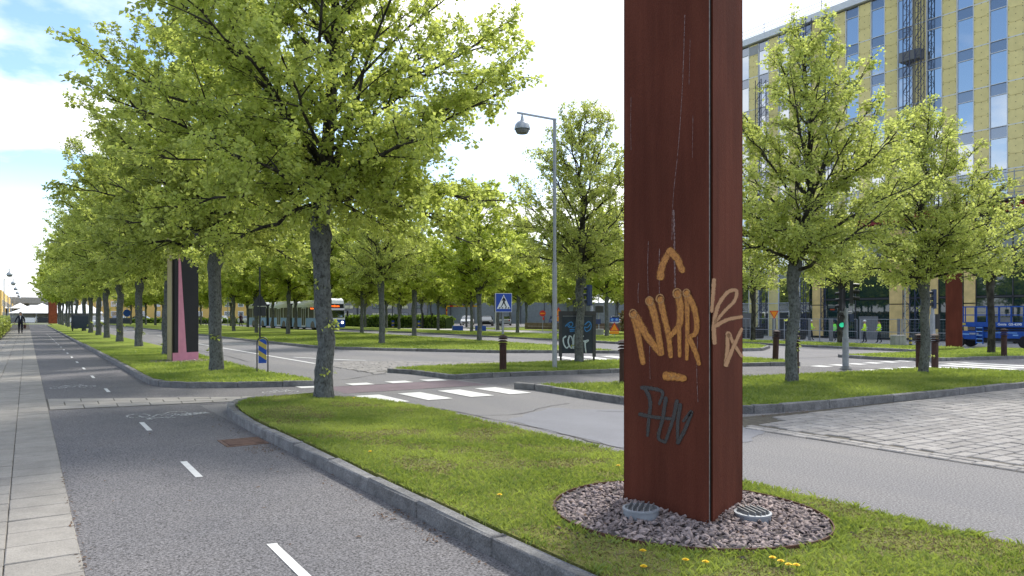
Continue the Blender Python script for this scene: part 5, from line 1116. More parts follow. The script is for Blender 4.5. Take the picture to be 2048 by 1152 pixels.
cb = thing('concrete_block', 'pale ribbed concrete counterweight block under the camera mast', 'concrete block', (35.75, 19.95, .1), R(-33))
for k in range(3): mb = MB(); mb.cbox((-.18+.19*k, 0, .26), (.185, .5, .52), .02); mb.build('rib_block', 'concrete', cb)
sm_ = thing('striped_marker', 'short blue and yellow marker post beside the concrete block', 'marker post', (36.05, 19.5, .1))
for k in range(5): mb = MB(); mb.box((0, 0, .05+.1*k), (.12, .10, .098)); mb.build('band', 'traffic_blue' if k % 2 == 0 else 'sign_yellow', sm_)
bk = thing('signal_box', 'black square box on a slim pole over a concrete base', 'signal box', (36.2, 43.2, .1), face_cam(36.2, 43.2))
mb = MB(); mb.tube([(0, 0, .4), (0, 0, 4.6)], .04, 8); mb.build('pole', 'galvanised', bk); mb = MB(); mb.cbox((.05, -.05, 1.95), (.62, .3, .55), .05); mb.build('box', 'slate_frame', bk); mb = MB(); mb.cbox((0, 0, .22), (.75, .75, .46), .03); mb.build('base', 'concrete', bk)

# ================================================================== VEHICLES
def wheel(par, x, y, r=.32, w=.2, rim=.62):
    mb = MB(); M = Matrix.Translation((x, y, r)) @ Matrix.Rotation(math.pi/2, 4, 'Y')
    mb.lathe([(r*.7, -w/2), (r*.94, -w/2), (r, -w*.38), (r, w*.38), (r*.94, w/2), (r*.7, w/2)], n=18, M=M); o = mb.build('wheel', 'tyre', par, True)
    s = 1 if x > 0 else -1
    mb = MB(); M2 = Matrix.Translation((x+s*w*.36, y, r)) @ Matrix.Rotation(math.pi/2*s, 4, 'Y'); mb.lathe([(r*rim, -.03), (r*rim, .03), (r*rim*.8, .015), (r*.18, .03)], n=14, M=M2); mb.build('rim', 'rim_grey', o)
    return o
def make_car(colour):
    o = bpy.data.objects.new('parked_car', None); COL.objects.link(o)
    sect = [(-2.15, .62, .34, .62), (-2.1, .72, .26, .70), (-1.9, .80, .22, .78), (-1.2, .86, .20, .90), (-.6, .88, .20, .97), (.6, .88, .20, .98), (1.5, .87, .21, .99), (2.0, .82, .26, .97), (2.15, .74, .36, .88)]
    V = []; F = []
    for y, w, z0, z1 in sect:
        for x, z in ((-w*.92, z0), (-w, z0+.2), (-w, z1-.16), (-w*.90, z1), (w*.90, z1), (w, z1-.16), (w, z0+.2), (w*.92, z0)): V.append((x, y, z))
    for i in range(len(sect)-1):
        for j in range(8): F.append((i*8+j, i*8+(j+1) % 8, (i+1)*8+(j+1) % 8, (i+1)*8+j))
    F += [tuple(range(8)), tuple((len(sect)-1)*8+j for j in range(7, -1, -1))]
    mb = MB(); mb.add(V, F); mb.build('body', colour, o, True)
    mb = MB(); c = [(-1.25, .78, .88), (-.45, .64, 1.40), (1.05, .63, 1.42), (1.95, .76, .94)]; V = []
    for y, w, z in c: V += [(-w, y, z), (w, y, z)]
    for y, w, z in ((-1.25, .79, .86), (1.95, .77, .90)): V += [(-w, y, z), (w, y, z)]
    mb.add(V, [(0, 1, 3, 2), (4, 5, 7, 6), (0, 2, 4, 6), (1, 7, 5, 3), (0, 6, 7, 1)]); mb.build('windows', 'car_glass', o)
    mb = MB(); V = []
    for y, w, z in ((-.52, .645, 1.392), (-.35, .64, 1.43), (.95, .63, 1.45), (1.12, .635, 1.42)): V += [(-w, y, z), (w, y, z)]
    mb.add(V, [(0, 1, 3, 2), (2, 3, 5, 4), (4, 5, 7, 6), (0, 2, 4, 6), (1, 7, 5, 3), (0, 6, 7, 1)]); mb.build('roof', colour, o)
    for x in (-.88, .88):
        s = 1 if x > 0 else -1
        for y in (-.42, .30, 1.12): mb = MB(); mb.tube([(s*.80, y+.0, .95), (s*.655, y+.02, 1.41)], .022, 4); mb.build('pillar', colour, o)
    for x in (-.80, .80):
        for y in (-1.38, 1.32): wheel(o, x, y)
    for x in (-.58, .58):
        mb = MB(); mb.box((x, -2.085, .62), (.30, .10, .13)); mb.build('headlight', 'sign_white', o); mb = MB(); mb.box((x*1.08, 2.11, .80), (.22, .10, .16)); mb.build('tail_light', 'tail_red', o)
    mb = MB(); mb.box((0, -2.14, .40), (.9, .06, .13)); mb.build('grille', 'lens_black', o)
    return o
CARS = {c: make_car(c) for c in ('car_white', 'car_black', 'car_silver', 'car_blue')}
used = set()
def car(x, y, rz, c, label, group='cars parked beyond the trees'):
    o = CARS[c] if c not in used else copy_tree(CARS[c]); used.add(c)
    o.location = (x, y, .012); o.rotation_euler = (0, 0, R(rz)); tag(o, label, 'car', group); return o
car(8.1, 117, 8, 'car_white', 'white car driving towards the viewer between the far lime trunks', 'cars on the road')
far_lab = 'row of far parked cars'
for i, (x, y, c, l) in enumerate([(55.2, 102.5, 'car_white', 'white car parked second from the striped barrier post'), (57.6, 100.6, 'car_white', 'white car parked first from the striped barrier post'), (56, 92, 'car_black', 'black car parked under the height barrier'), (60.8, 94.5, 'car_silver', 'silver car parked behind the black car'), (49.5, 105.5, 'car_silver', 'silver car parked behind the end of the hedge'), (52, 104.5, 'car_white', 'white car parked beyond the hedge end'), (72, 82, 'car_white', 'white car parked behind the no-entry sign'), (76, 79.5, 'car_silver', 'silver car parked behind the warning triangle'), (65.5, 88, 'car_blue', 'blue car parked behind the brown block wall'), (80, 77, 'car_white', 'white car parked behind the notice board')]):
    car(x, y, -34+random.uniform(-4, 4)+(0 if i % 3 else 180), c, l)
for i in range(9):
    x = 14+3.9*i+random.uniform(-.4, .4); y = 154-3.2*i+random.uniform(-1, 1); c = ('car_white', 'car_silver', 'car_white', 'car_black', 'car_white', 'car_white', 'car_silver', 'car_white', 'car_blue')[i]
    car(x, y, -30+90*(i % 2), c, f'{ORD[i]} car from the cycle sign in the far parking row', 'cars in the far parking row')

# bi-articulated bus
bus = thing('bus', 'long blue and white articulated city bus passing behind the lime trees', 'bus', (26.25, 73.3, .0), R(3.4))
def bus_section(y0, y1, front=False):
    w = 1.27; L_ = y1-y0; ym = (y0+y1)/2
    mb = MB(); mb.box((0, ym, .80), (2*w, L_, .98)); mb.build('lower_body', 'bus_pale_blue', bus)
    mb = MB(); mb.prism([(-w, 2.42), (-w, 2.66), (-w+.18, 2.90), (-.6, 2.97), (.6, 2.97), (w-.18, 2.90), (w, 2.66), (w, 2.42)], 'y', y0, y1); mb.build('roof', 'bus_white', bus)
    mb = MB(); mb.box((0, ym, 1.855), (2*w-.06, L_-.02, 1.125)); mb.build('window_band', 'bus_glass', bus)
    for s in (-1, 1):
        n = max(2, int(L_/1.55))
        for k in range(n+1):
            yy = y0+.05+(L_-.1)*k/n; mb = MB(); mb.box((s*(w-.012), yy, 1.855), (.04, .11, 1.13)); mb.build('window_post', 'bus_white', bus)
    mb = MB(); mb.cbox((0, ym+.2, 3.05), (1.7, L_*.62, .2), .05); mb.build('roof_unit', 'bus_white', bus)
def bus_door(y):
    for s in (-1,):
        d = MB(); d.box((s*1.275, y, 1.36), (.05, 1.2, 2.05)); dd = d.build('door', 'bus_white', bus)
        for k in (-.28, .28): mb = MB(); mb.box((s*1.305, y+k, 1.40), (.02, .44, 1.80)); mb.build('door_glass', 'bus_glass', dd)
bus_section(.35, 8.4); bus_section(9.5, 16.0); bus_section(17.1, 23.8)
for y in (8.95, 16.55):
    for k in range(6): mb = MB(); mb.cbox((0, y-.46+.185*k, 1.62), (2.36 if k % 2 else 2.5, .18, 2.5), .04); mb.build('bellows_fold', 'bellows', bus)
for y in (4.9, 12.6, 19.8): bus_door(y)
for y in (2.4, 7.3, 11.0, 15.0, 18.3, 21.8):
    for x in (-1.13, 1.13): wheel(bus, x, y, .48, .28, .6)
    for s in (-1, 1):
        mb = MB(); N = 10; mb.add([(s*1.276, y+.60*math.cos(math.pi*k/N), .30+.66*math.sin(math.pi*k/N)) for k in range(N+1)], [tuple(range(N+1))]); mb.build('wheel_arch', 'lens_black', bus)
mb = MB(); mb.prism([(.35, .32), (.05, .34), (-.02, .62), (.02, 1.12), (.35, 1.12)], 'x', -1.26, 1.26); mb.build('front_bumper', 'bus_blue', bus)
mb = MB(); mb.prism([(.35, 1.12), (.02, 1.12), (.03, 1.30), (.35, 1.30)], 'x', -1.26, 1.26); mb.build('front_band', 'bus_white', bus)
mb = MB(); mb.prism([(.35, 1.30), (.035, 1.30), (.10, 2.10), (.18, 2.32), (.35, 2.32)], 'x', -1.20, 1.20); mb.build('windscreen', 'car_glass', bus)
mb = MB(); mb.prism([(.35, 2.325), (.15, 2.325), (.22, 2.74), (.35, 2.74)], 'x', -1.20, 1.20); ds = mb.build('destination_sign', 'lens_black', bus)
tm = link('lettering', text_mesh('Nymånen', .30, 'led_orange', .004, .006), ds, (.1, .155, 2.52)); tm.rotation_euler = (R(80), 0, 0); tm.scale = (1.05, 1.0, 1)
mb = MB(); mb.prism([(.5, 2.745), (.18, 2.745), (.30, 3.12), (.8, 3.34), (1.9, 3.36), (2.2, 3.0), (2.2, 2.745)], 'x', -1.22, 1.22); mb.build('front_dome', 'bus_white', bus)
for s in (-1, 1):
    mb = MB(); mb.prism([(.36, 1.28), (.04, 1.28), (.2, 2.74), (.36, 2.74)], 'x', s*1.205, s*1.27); mb.build('front_pillar', 'bus_white', bus)
    mb = MB(); mb.lathe([(.15, 0), (.14, .03), (.05, .05)], n=12, M=Matrix.Translation((s*.96, .02, .82)) @ Matrix.Rotation(math.pi/2, 4, 'X')); mb.build('headlight', 'headlight_on', bus)
    mb = MB(); mb.tube([(s*1.24, .1, 2.1), (s*1.42, -.1, 2.1), (s*1.46, -.12, 2.0)], .025, 6); mb.cbox((s*1.47, -.12, 1.75), (.2, .12, .62), .03); mb.build('mirror', 'lens_black', bus)
ss = MB(); ss.box((-1.288, 2.5, 2.28), (.02, 1.2, .22)); o_ = ss.build('side_sign', 'lens_black', bus)
tm = link('lettering', text_mesh('Nymånen', .22, 'led_orange', .004, .004), o_, (-1.302, 2.5, 2.28)); tm.rotation_euler = (R(90), 0, R(-90))

# scissor lift
lf = thing('scissor_lift', 'large blue scissor lift parked folded by the building', 'scissor lift', (58.8, 25.0, -.78), R(0))
def lb(c, d, n, m='lift_blue', par=lf, ch=None):
    mb = MB(); mb.cbox(c, d, ch) if ch else mb.box(c, d); return mb.build(n, m, par)
lb((0, .2, .95), (1.9, 4.4, .42), 'chassis', ch=.04); lb((0, 0, .62), (1.2, 4.6, .26), 'axle_beam', 'dark_grey')
lb((-.98, 2.05, .92), (.12, 1.3, .62), 'side_cover'); lb((-.98, -.95, .98), (.12, 1.9, .5), 'side_cover'); 
for k in range(4):
    for s in (-.55, .55):
        mb = MB(); z = 1.26+.085*k; mb.box((s, 0, z), (.12, 4.5, .07)); mb.build('scissor_arm', 'lift_blue' if k % 2 else 'dark_grey', lf)
dk_ = lb((0, 0, 1.72), (2.0, 6.4, .22), 'deck'); lb((-1.01, 0, 1.70), (.05, 6.4, .34), 'deck_fascia')
for x, y in ((-.95, 2.75), (-.95, -1.75), (.95, 2.75), (.95, -1.75)): wheel(lf, x, y, .47, .38, .6)
for s in (-1, 1):
    n = 9
    for k in range(n): mb = MB(); mb.box((s*.98, -3.15+6.3*k/(n-1), 2.40), (.055, .06, 1.14)); mb.build('guard_post', 'lift_blue', lf)
    for z in (2.38, 2.98): mb = MB(); mb.box((s*.98, 0, z), (.055, 6.3, .065)); mb.build('guard_rail', 'lift_blue', lf)
for y in (-3.15, 3.15):
    for z in (2.38, 2.98): mb = MB(); mb.box((0, y, z), (1.92, .055, .065)); mb.build('guard_rail', 'lift_blue', lf)
for y in (3.05, -2.9):
    lb((-.95, y-.35, .95), (.30, .32, 1.2), 'outrigger', ch=.04); mb = MB(); mb.lathe([(.22, 0), (.24, .03), (.1, .09)], (-.95, y-.35, .12), 12); mb.build('foot_pad', 'dark_grey', lf)
ld = MB()
for x in (.0, .46): ld.box((-1.06, 1.0+x, .95), (.06, .05, 1.35))
la = ld.build('ladder', 'lift_blue', lf)
for k in range(5): mb = MB(); mb.box((-1.06, 1.23, .38+.27*k), (.05, .41, .06)); mb.build('rung', 'bus_pale_blue', la)
lb((-1.04, 2.55, 1.72), (.03, .72, .17), 'warning_plate', 'sign_yellow'); lb((-1.045, 1.62, 1.02), (.03, .62, .12), 'handle_bar', 'galvanised'); lb((-.6, -2.65, .95), (.5, .7, .8), 'engine_cover', 'dark_grey')
tm = link('lettering', text_mesh('Genie  GS-4390', .235, 'sign_white', .002, .004), dk_, (-1.042, -.72, 1.715)); tm.rotation_euler = (R(90), 0, R(-90))
for y, z, w in ((2.2, .98, .5), (-1.1, .96, .34), (-.5, 1.12, 1.4)): lb((-1.047, y, z), (.01, w, .05 if w > 1 else .09), 'stencil_mark', 'bus_pale_blue')
mb = MB(); mb.lathe([(.11, 0), (.11, .02), (.05, .03)], n=12, M=Matrix.Translation((-1.13, -2.62, 1.12)) @ Matrix.Rotation(-math.pi/2, 4, 'Y')); mb.build('emblem', 'sign_white', lf)
mb = MB(); mb.prism([(-3.25-.07, .55), (-3.25+.07, .55), (-3.25, .73)], 'x', -1.115, -1.10); mb.build('warning_plate', 'sign_yellow', lf)

# ================================================================== PEOPLE
def person(label, loc, heading, top, legs, arms=((-.26, -.02, 1.12, -.28, -.10, .88), (.26, .02, 1.12, .28, -.08, .88)), stride=.0, height=1.75, lean=0, skin='skin', hair='hair_dark', helmet=None, coat_len=.90, group=None, vest=None, shirt=None, shoes='lens_black', bulk=1.0):
    o = thing('person', label, 'person', loc, heading, group); s = height/1.75
    J = [((0, 0, .95), (.145, .11)), ((0, -.01+lean*.3, 1.12), (.14, .10)), ((0, -.015+lean*.7, 1.32), (.165, .115)), ((0, lean, 1.455), (.06, .06)), ((0, -.012+lean*1.05, 1.54), (.070, .078)), ((0, -.018+lean*1.1, 1.63), (.078, .095)), ((0, -.012+lean*1.1, 1.70), (.055, .065))]
    E_ = [(0, 1), (1, 2), (2, 3), (3, 4), (4, 5), (5, 6)]; lab = ['top', 'top', 'top', 'skin', 'skin', 'skin']
    for side, a in ((-1, arms[0]), (1, arms[1])):
        k = len(J); ab = bulk**.8; J += [((side*.165*bulk, lean*.8, 1.40), (.068*ab, .068*ab)), ((a[0]*bulk**.5, a[1]+lean*.6, a[2]), (.050*ab, .050*ab)), ((a[3]*bulk**.4, a[4]+lean*.5, a[5]), (.035*ab, .032*ab))]
        E_ += [(2, k), (k, k+1), (k+1, k+2)]; lab += ['top', 'top', 'top']
    for side in (-1, 1):
        k = len(J); st = stride*side
        J += [((side*.088, 0, .88), (.10, .10)), ((side*.10, -st*.5-.03, .50), (.068, .068)), ((side*.10, -st+.02, .10), (.045, .048)), ((side*.115, -st-.13, .035), (.042, .034))]
        E_ += [(0, k), (k, k+1), (k+1, k+2), (k+2, k+3)]; lab += ['legs', 'legs', 'legs', 'shoes']
    me = bpy.data.meshes.new('body'); me.from_pydata([Vector(j[0])*s for j in J], E_, []); b = bpy.data.objects.new('body', me); COL.objects.link(b)
    md = b.modifiers.new('s', 'SKIN'); md.use_smooth_shade = True; sd = b.modifiers.new('d', 'SUBSURF'); sd.levels = 1; sd.render_levels = 1
    for i, j in enumerate(J): me.skin_vertices[0].data[i].radius = (j[1][0]*s*(bulk if i < 3 else 1), j[1][1]*s*(bulk if i < 3 else 1)); me.skin_vertices[0].data[i].use_root = (i == 0)
    me2 = bpy.data.meshes.new_from_object(b.evaluated_get(bpy.context.evaluated_depsgraph_get())); bpy.data.objects.remove(b)
    bm = bmesh.new(); bm.from_mesh(me2)
    # hands: palm, four unequal curled fingers and a thumb, kept in the body's own mesh
    def chunk(P, r):
        vs = []
        for p, rr_ in zip(P, r):
            for k in range(5): a = 6.283*k/5; vs.append(bm.verts.new(Vector(p)+Vector((math.cos(a)*rr_, math.sin(a)*rr_*.8, 0))))
        for i in range(len(P)-1):
            for k in range(5): bm.faces.new((vs[i*5+k], vs[i*5+(k+1) % 5], vs[(i+1)*5+(k+1) % 5], vs[(i+1)*5+k]))
        bm.faces.new(vs[:5]); bm.faces.new(vs[-5:])
    hands = []
    for side, a in ((-1, arms[0]), (1, arms[1])):
        w = Vector((a[3]*bulk**.4, a[4]+lean*.5, a[5]))*s; el = Vector((a[0]*bulk**.5, a[1]+lean*.6, a[2]))*s; d = (w-el).normalized(); hands.append(w+d*.09*s)
        chunk([w-d*.02*s, w+d*.04*s, w+d*.085*s], [.030*s, .038*s, .034*s])
        for f, L_ in ((-.026, .058), (-.009, .068), (.009, .064), (.026, .050)):
            q = w+d*.08*s+Vector((0, f*s, 0)); chunk([q, q+d*L_*.55*s, q+d*L_*s+Vector((-side*.014*s, 0, 0))], [.0095*s, .0085*s, .006*s])
        q = w+d*.035*s+Vector((0, -.03*s, 0)); chunk([q, q+d*.03*s+Vector((0, -.022*s, 0)), q+d*.055*s+Vector((-side*.01*s, -.024*s, 0))], [.011*s, .010*s, .007*s])
    # nose and ears
    hz_ = 1.61*s; hy = lean*1.08*s
    def bump(c, d):
        r_ = bmesh.ops.create_icosphere(bm, subdivisions=1, radius=1); bmesh.ops.scale(bm, vec=d, verts=r_['verts']); bmesh.ops.translate(bm, vec=c, verts=r_['verts'])
    bump((0, hy-.108*s, hz_), (.014*s, .022*s, .022*s)); bump((-.083*s, hy, hz_), (.012*s, .022*s, .032*s)); bump((.083*s, hy, hz_), (.012*s, .022*s, .032*s))
    bm.to_mesh(me2); bm.free()
    names = [top, legs, skin, shoes]; me2.materials.clear()
    for n_ in names: me2.materials.append(MATS[n_])
    idx = {'top': 0, 'legs': 1, 'skin': 2, 'shoes': 3}
    for p in me2.polygons:
        c = Vector(p.center)/s; best = None
        for (a, e), l in zip(E_, lab):
            A, B = Vector(J[a][0]), Vector(J[e][0]); t = max(0, min(1, (c-A).dot(B-A)/max((B-A).length_squared, 1e-9))); dd = (c-(A+(B-A)*t)).length
            if best is None or dd < best[0]: best = (dd, l)
        l = best[1]
        if l == 'skin' and c.z < 1.475: l = 'top'
        if l == 'legs' and c.z > coat_len: l = 'top'
        if l == 'top' and abs(c.x) < .16 and c.z < coat_len: l = 'legs'
        for h_ in hands:
            if (c-h_/s).length < .115: l = 'skin'
        p.material_index = idx[l]; p.use_smooth = True
    bo = link('body', me2, o)
    if helmet:
        mb = MB(); mb.lathe([(.118*s, 1.655*s), (.112*s, 1.66*s), (.108*s, 1.70*s), (.085*s, 1.75*s), (.04*s, 1.775*s), (.005*s, 1.78*s)], (0, lean*1.1*s, 0), 16); mb.box((0, (lean*1.1-.12)*s, 1.66*s), (.16*s, .09*s, .012*s)); mb.build('helmet', helmet, o, True)
    else:
        mb = MB(); mb.lathe([(.088*s, 1.60*s), (.100*s, 1.66*s), (.096*s, 1.71*s), (.065*s, 1.755*s), (.01*s, 1.77*s)], (0, (lean*1.1+.018)*s, 0), 14); mb.build('hair', hair, o, True)
    for x in (-.032, .032): mb = MB(); mb.box((x*s, hy-.098*s, 1.635*s), (.022*s, .014*s, .012*s)); mb.build('eye', 'sign_black', o)
    mb = MB(); mb.box((0, hy-.094*s, 1.562*s), (.045*s, .012*s, .008*s)); mb.build('mouth', 'bag_leather', o)
    if vest:
        for z in (1.05, 1.20): mb = MB(); mb.lathe([(.173*s*bulk, -.025), (.175*s*bulk, .025)], (0, lean*.5*s, z*s), 16); o2 = mb.build('reflective_band', 'reflective', o); o2.scale = (1, .80, 1)
    if shirt:
        mb = MB(); mb.prism([(-.045*s, 1.45*s), (.045*s, 1.45*s), (.008*s, 1.15*s), (-.008*s, 1.15*s)], 'y', -.158*s, -.120*s); mb.build('shirt_front', shirt, o)
    return o
man = person('man in a dark suit and white shirt walking with a briefcase along the pavement', (-.44, 74.6, .01), 0, 'suit_navy', 'suit_navy', ((-.30, .02, 1.14, -.38, -.05, .90), (.27, .02, 1.13, .29, -.02, .87)), .16, 1.85, 0, hair='hair_grey', coat_len=.80, shirt='shirt_white')
brief = thing('briefcase', 'dark red-brown briefcase held by the man in the suit', 'briefcase', (-.44+.305, 74.53, .45), R(80))
mb = MB(); mb.cbox((0, 0, .19), (.44, .13, .34), .03); mb.build('case', 'bag_leather', brief); mb = MB(); mb.tube([(-.08, 0, .35), (-.07, 0, .40), (.07, 0, .40), (.08, 0, .35)], .012, 6); mb.build('handle', 'bag_leather', brief)
GW = 'workers in bright jackets at the building site'
person('worker in a bright yellow jacket and white helmet beside an orange cone', (61.8, 42.8, -.78), R(40), 'hivis', 'trousers_dark', ((-.30, -.05, 1.15, -.22, -.28, 1.05), (.30, .02, 1.14, .34, -.05, .90)), .12, 1.92, helmet='helmet_white', group=GW, vest=True, bulk=1.4)
person('worker in a green high visibility jacket walking behind the fence', (61.6, 40.4, -.78), R(160), 'hivis_green', 'trousers_dark', stride=.14, height=1.86, group=GW, vest=True, bulk=1.38)
person('worker with a white helmet and black vest over yellow sleeves carrying a bag', (60.2, 36.5, -.78), R(-150), 'hivis', 'trousers_dark', ((-.28, -.02, 1.14, -.26, -.2, .98), (.28, .04, 1.14, .22, -.24, .98)), .10, 1.94, helmet='helmet_white', group=GW, bulk=1.4, vest=True)
person('bare-headed worker in a yellow jacket with grey bands next to the white-helmeted one', (60.7, 35.5, -.78), R(-140), 'hivis', 'trousers_dark', ((-.29, -.02, 1.14, -.30, -.16, .94), (.29, .02, 1.14, .27, -.20, .98)), .16, 1.94, group=GW, vest=True, bulk=1.38)
person('pedestrian in a plum coat walking by the far bicycle racks', (23.9, 102.4, 0), R(200), 'coat_plum', 'trousers_dark', stride=.14, height=1.80, coat_len=.8)
person('pedestrian in a grey coat walking next to the one in plum', (23.2, 103.0, 0), R(200), 'coat_grey', 'trousers_dark', stride=.14, height=1.66, coat_len=.8, hair='hair_grey')

# ================================================================== BUILDINGS
FX = 70.0; Z0 = 2.9; SH = 3.72; NS = 8; BAY = 2.70; WY = 29.57; WW = 1.38
tw = thing('office_building', 'tall office building site with yellow insulation boards and sky-reflecting window strips', 'building', (0, 0, 0))
yA, yB = WY-8*BAY-.66, WY+12*BAY-.02
mb = MB(); mb.box((FX+.35+14, (yA+yB)/2, 16.4), (28, yB-yA, 32.8)); mb.build('core_wall', 'render_grey', tw)
mb = MB(); mb.box((FX+14, (yA+yB)/2, 33.15), (28.9, yB-yA+.3, .7)); mb.build('parapet', 'flashing', tw)
for k in range(3): mb = MB(); mb.tube([(FX+.2, yA, 33.9+.4*k), (FX+.2, yB, 33.9+.4*k)], .03, 5); mb.build('roof_rail', 'galvanised', tw)
for k in range(16): mb = MB(); mb.tube([(FX+.2, yA+(yB-yA)*k/15, 33.5), (FX+.2, yA+(yB-yA)*k/15, 34.9)], .04, 5); mb.build('roof_post', 'galvanised', tw)
def unit(fn, name, m):
    mb = MB(); fn(mb); return mb.mesh(name, m)
BH = SH/3; BW = BAY-WW-.10
ins = []
for v in range(4):
    mb = MB(); rr = random.Random(v+3); mb.cbox((0, 0, 0), (BW-.012, BH-.012, .14), .018)
    mb.mi = 1
    for x, y in ((-.48, .4), (-.48, -.4), (.48, .4), (.48, -.4), (0, 0), (0, .45)): mb.box((x*BW*.9, y*BH, .075), (.055, .055, .02))
    ins.append(mb.mesh('insulation_board', ['insulation', 'anchor_dark']))
fram = MB(); hw = WW/2
for x in (-hw, hw): fram.box((x, .0, 0), (.07, .16, SH-.01))
fram.box((0, 0, -SH/2+.035), (WW-.07, .14, .05)); fram.box((0, 0, SH/2-.95), (WW-.07, .13, .06)); fram = fram.mesh('window', 'flashing')
pane = MB(); pane.box((0, .03, -SH/2+.06+(SH-1.04)/2), (WW-.072, .03, SH-1.05)); pane = pane.mesh('pane', 'tower_glass')
span = MB(); span.box((0, .03, SH/2-.47), (WW-.072, .03, .88)); span = span.mesh('spandrel', 'tower_spandrel')
grey_cols = {11: 1, 9: 7}
rest = MB(); nb_ = 0; rr = random.Random(5)
bays = sorted(range(-8, 12), key=lambda k: abs(k-3))
cands = []
for k in range(-8, 12):
    for s in range(-1, NS):
        zc = Z0+SH*(s+.5); w = link('window', fram, tw, (FX, WY+BAY*k+WW/2, zc), -math.pi/2)
        if s < 0: pass
        pn = link('pane', pane, w); pn.rotation_euler = (random.uniform(-.006, .006), 0, random.uniform(-.006, .006)); link('spandrel', span, w)
        for b in range(3): cands.append((WY+BAY*k+WW+(BAY-WW)/2, Z0+SH*s+BH*(b+.5), k, s))
cands.sort(key=lambda c: -((c[1] > 7) and (24 < c[0] < 63))*100-c[1]+c[0]*.25)
for i, (y, z, k, s) in enumerate(cands):
    if i < 300:
        o = link('insulation_board', rr.choice(ins), tw, (FX-.02+rr.uniform(-.012, .012), y, z)); o.rotation_euler = (math.pi/2, 0, -math.pi/2)
    else: rest.box((FX, y, z), (.13, BW-.02, BH-.02))
tag(rest.build('insulation_board', 'insulation', tw), kind='stuff')
for s in range(0, NS):
    for k in range(-8, 12): mb = MB(); mb.box((FX-.085, WY+BAY*k+WW+(BAY-WW)/2, Z0+SH*s), (.03, BAY-WW-.09, .085)); mb.build('flashing_strip', 'flashing', tw)
for k, s in ((10, 7), (9, 7), (7, 7)):
    mb = MB(); mb.box((FX-.10, WY+BAY*k+WW+(BAY-WW)/2, Z0+SH*(s+.5)+(.2 if k > 9 else 1.2)), (.03, BW, SH*.85 if k > 9 else 1.0)); mb.build('grey_panel', 'render_grey', tw)
# lattice hoist masts standing in front of the facade
def mast(y, x, w, z0, z1, label, twin=0):
    o = thing('hoist_mast', label, 'hoist mast', (x, y, 0), 0, 'hoist masts on the facade')
    mb = MB(); h = w/2
    for a in (-h, h):
        for b in (-h, h): mb.tube([(a, b, z0), (a, b, z1)], .045, 4)
    mb.build('rails', 'lattice_blue', o); n = int((z1-z0)/.8); lt = MB()
    for k in range(n):
        z = z0+.8*k
        for a in (-h, h): lt.tube([(a, -h, z), (a, h, z+.8)] if k % 2 else [(a, h, z), (a, -h, z+.8)], .026, 4, False)
        lt.tube([(-h, -h, z), (-h, h, z)], .026, 4, False); lt.tube([(-h, -h if k % 2 else h, z), (h, -h if k % 2 else h, z+.8)], .022, 4, False)
    lt.build('lattice_bracing', 'lattice_blue', o)
    if twin:
        mb = MB(); mb.box((.55, 0, z0+(z1-z0)*twin), (.9, 1.9, .9)); mb.build('hoist_platform', 'mid_grey', o)
    return o
mast(37.5, 68.9, .62, 0, 35, 'tall lattice hoist mast with a platform on the facade', .74); mast(36.55, 69.1, .55, 0, 35, 'slim lattice mast just beside the hoist mast with the platform')
mast(48.5, 68.9, .95, 0, 33, 'wide lattice hoist mast near the roof corner'); mast(46.3, 69.1, .5, 0, 30.5, 'thin lattice mast ending below the roof edge'); mast(54.2, 69, .8, 0, 28, 'lattice mast rising from the tree crown at the building end')

# low entrance wing in front of the tower
wg = thing('entrance_wing', 'low glazed entrance front with tall yellow panels and a scaffold parapet', 'building', (0, 0, -.8)); wg.scale = (1.5, 1.5, 1.5); EX = 46.0
mb = MB(); mb.box((EX+.26, 14, 4.0), (.3, 36, 7.9)); mb.build('core_wall', 'dark_grey', wg)
ycol = [(31.75, 30.9), (26.22, 24.95), (23.93, 23.2), (21.74, 21.1), (11.5, 10.4), (6.4, 5.2)]
edges = sorted([32.0]+[e for c in ycol for e in c]+[-4.0])
for a, b in zip(edges, edges[1:]):
    isY = any(abs(a-c[1]) < .01 and abs(b-c[0]) < .01 for c in ycol); w_ = b-a
    if isY:
        for z, h in ((1.15, 2.1), (3.4, 2.3), (5.75, 2.3)): mb = MB(); mb.cbox((0, 0, 0), (.12, w_-.02, h-.015), .015); mb.build('yellow_panel', 'plywood_yellow', wg, loc=(EX, (a+b)/2, z+.06))
    else:
        n = max(1, round(w_/1.9))
        for k in range(n):
            yc = a+w_*(k+.5)/n; ww = w_/n-.06
            for z, h in ((1.35, 2.5), (4.0, 2.6), (6.35, 1.9)):
                mb = MB(); mb.box((0, 0, 0), (.04, ww, h-.07)); mb.build('glass_pane', 'green_glass', wg, loc=(EX+.06, yc, z))
            mb = MB(); mb.box((0, 0, 0), (.10, .05, 7.4)); mb.build('mullion', 'slate_frame', wg, loc=(EX+.05, yc+ww/2+.03, 3.75))
        for z in (2.65, 5.35): mb = MB(); mb.box((0, 0, 0), (.09, w_, .08)); mb.build('transom', 'slate_frame', wg, loc=(EX+.045, (a+b)/2, z))
mb = MB(); mb.box((EX-.1, 14, 7.65), (.5, 36.4, .5)); mb.build('red_beam', 'red_steel', wg)
mb = MB(); mb.box((EX-.5, 14, 8.05), (1.6, 36.6, .12)); mb.build('scaffold_deck', 'galvanised', wg)
for k in range(20): mb = MB(); mb.tube([(EX-1.2, -3.6+1.85*k, 7.1), (EX-1.2, -3.6+1.85*k, 9.5)], .03, 6); mb.build('scaffold_post', 'galvanised', wg)
for z in (8.55, 9.0, 9.4): mb = MB(); mb.tube([(EX-1.2, -3.8, z), (EX-1.2, 32, z)], .025, 6); mb.build('scaffold_rail', 'galvanised', wg)
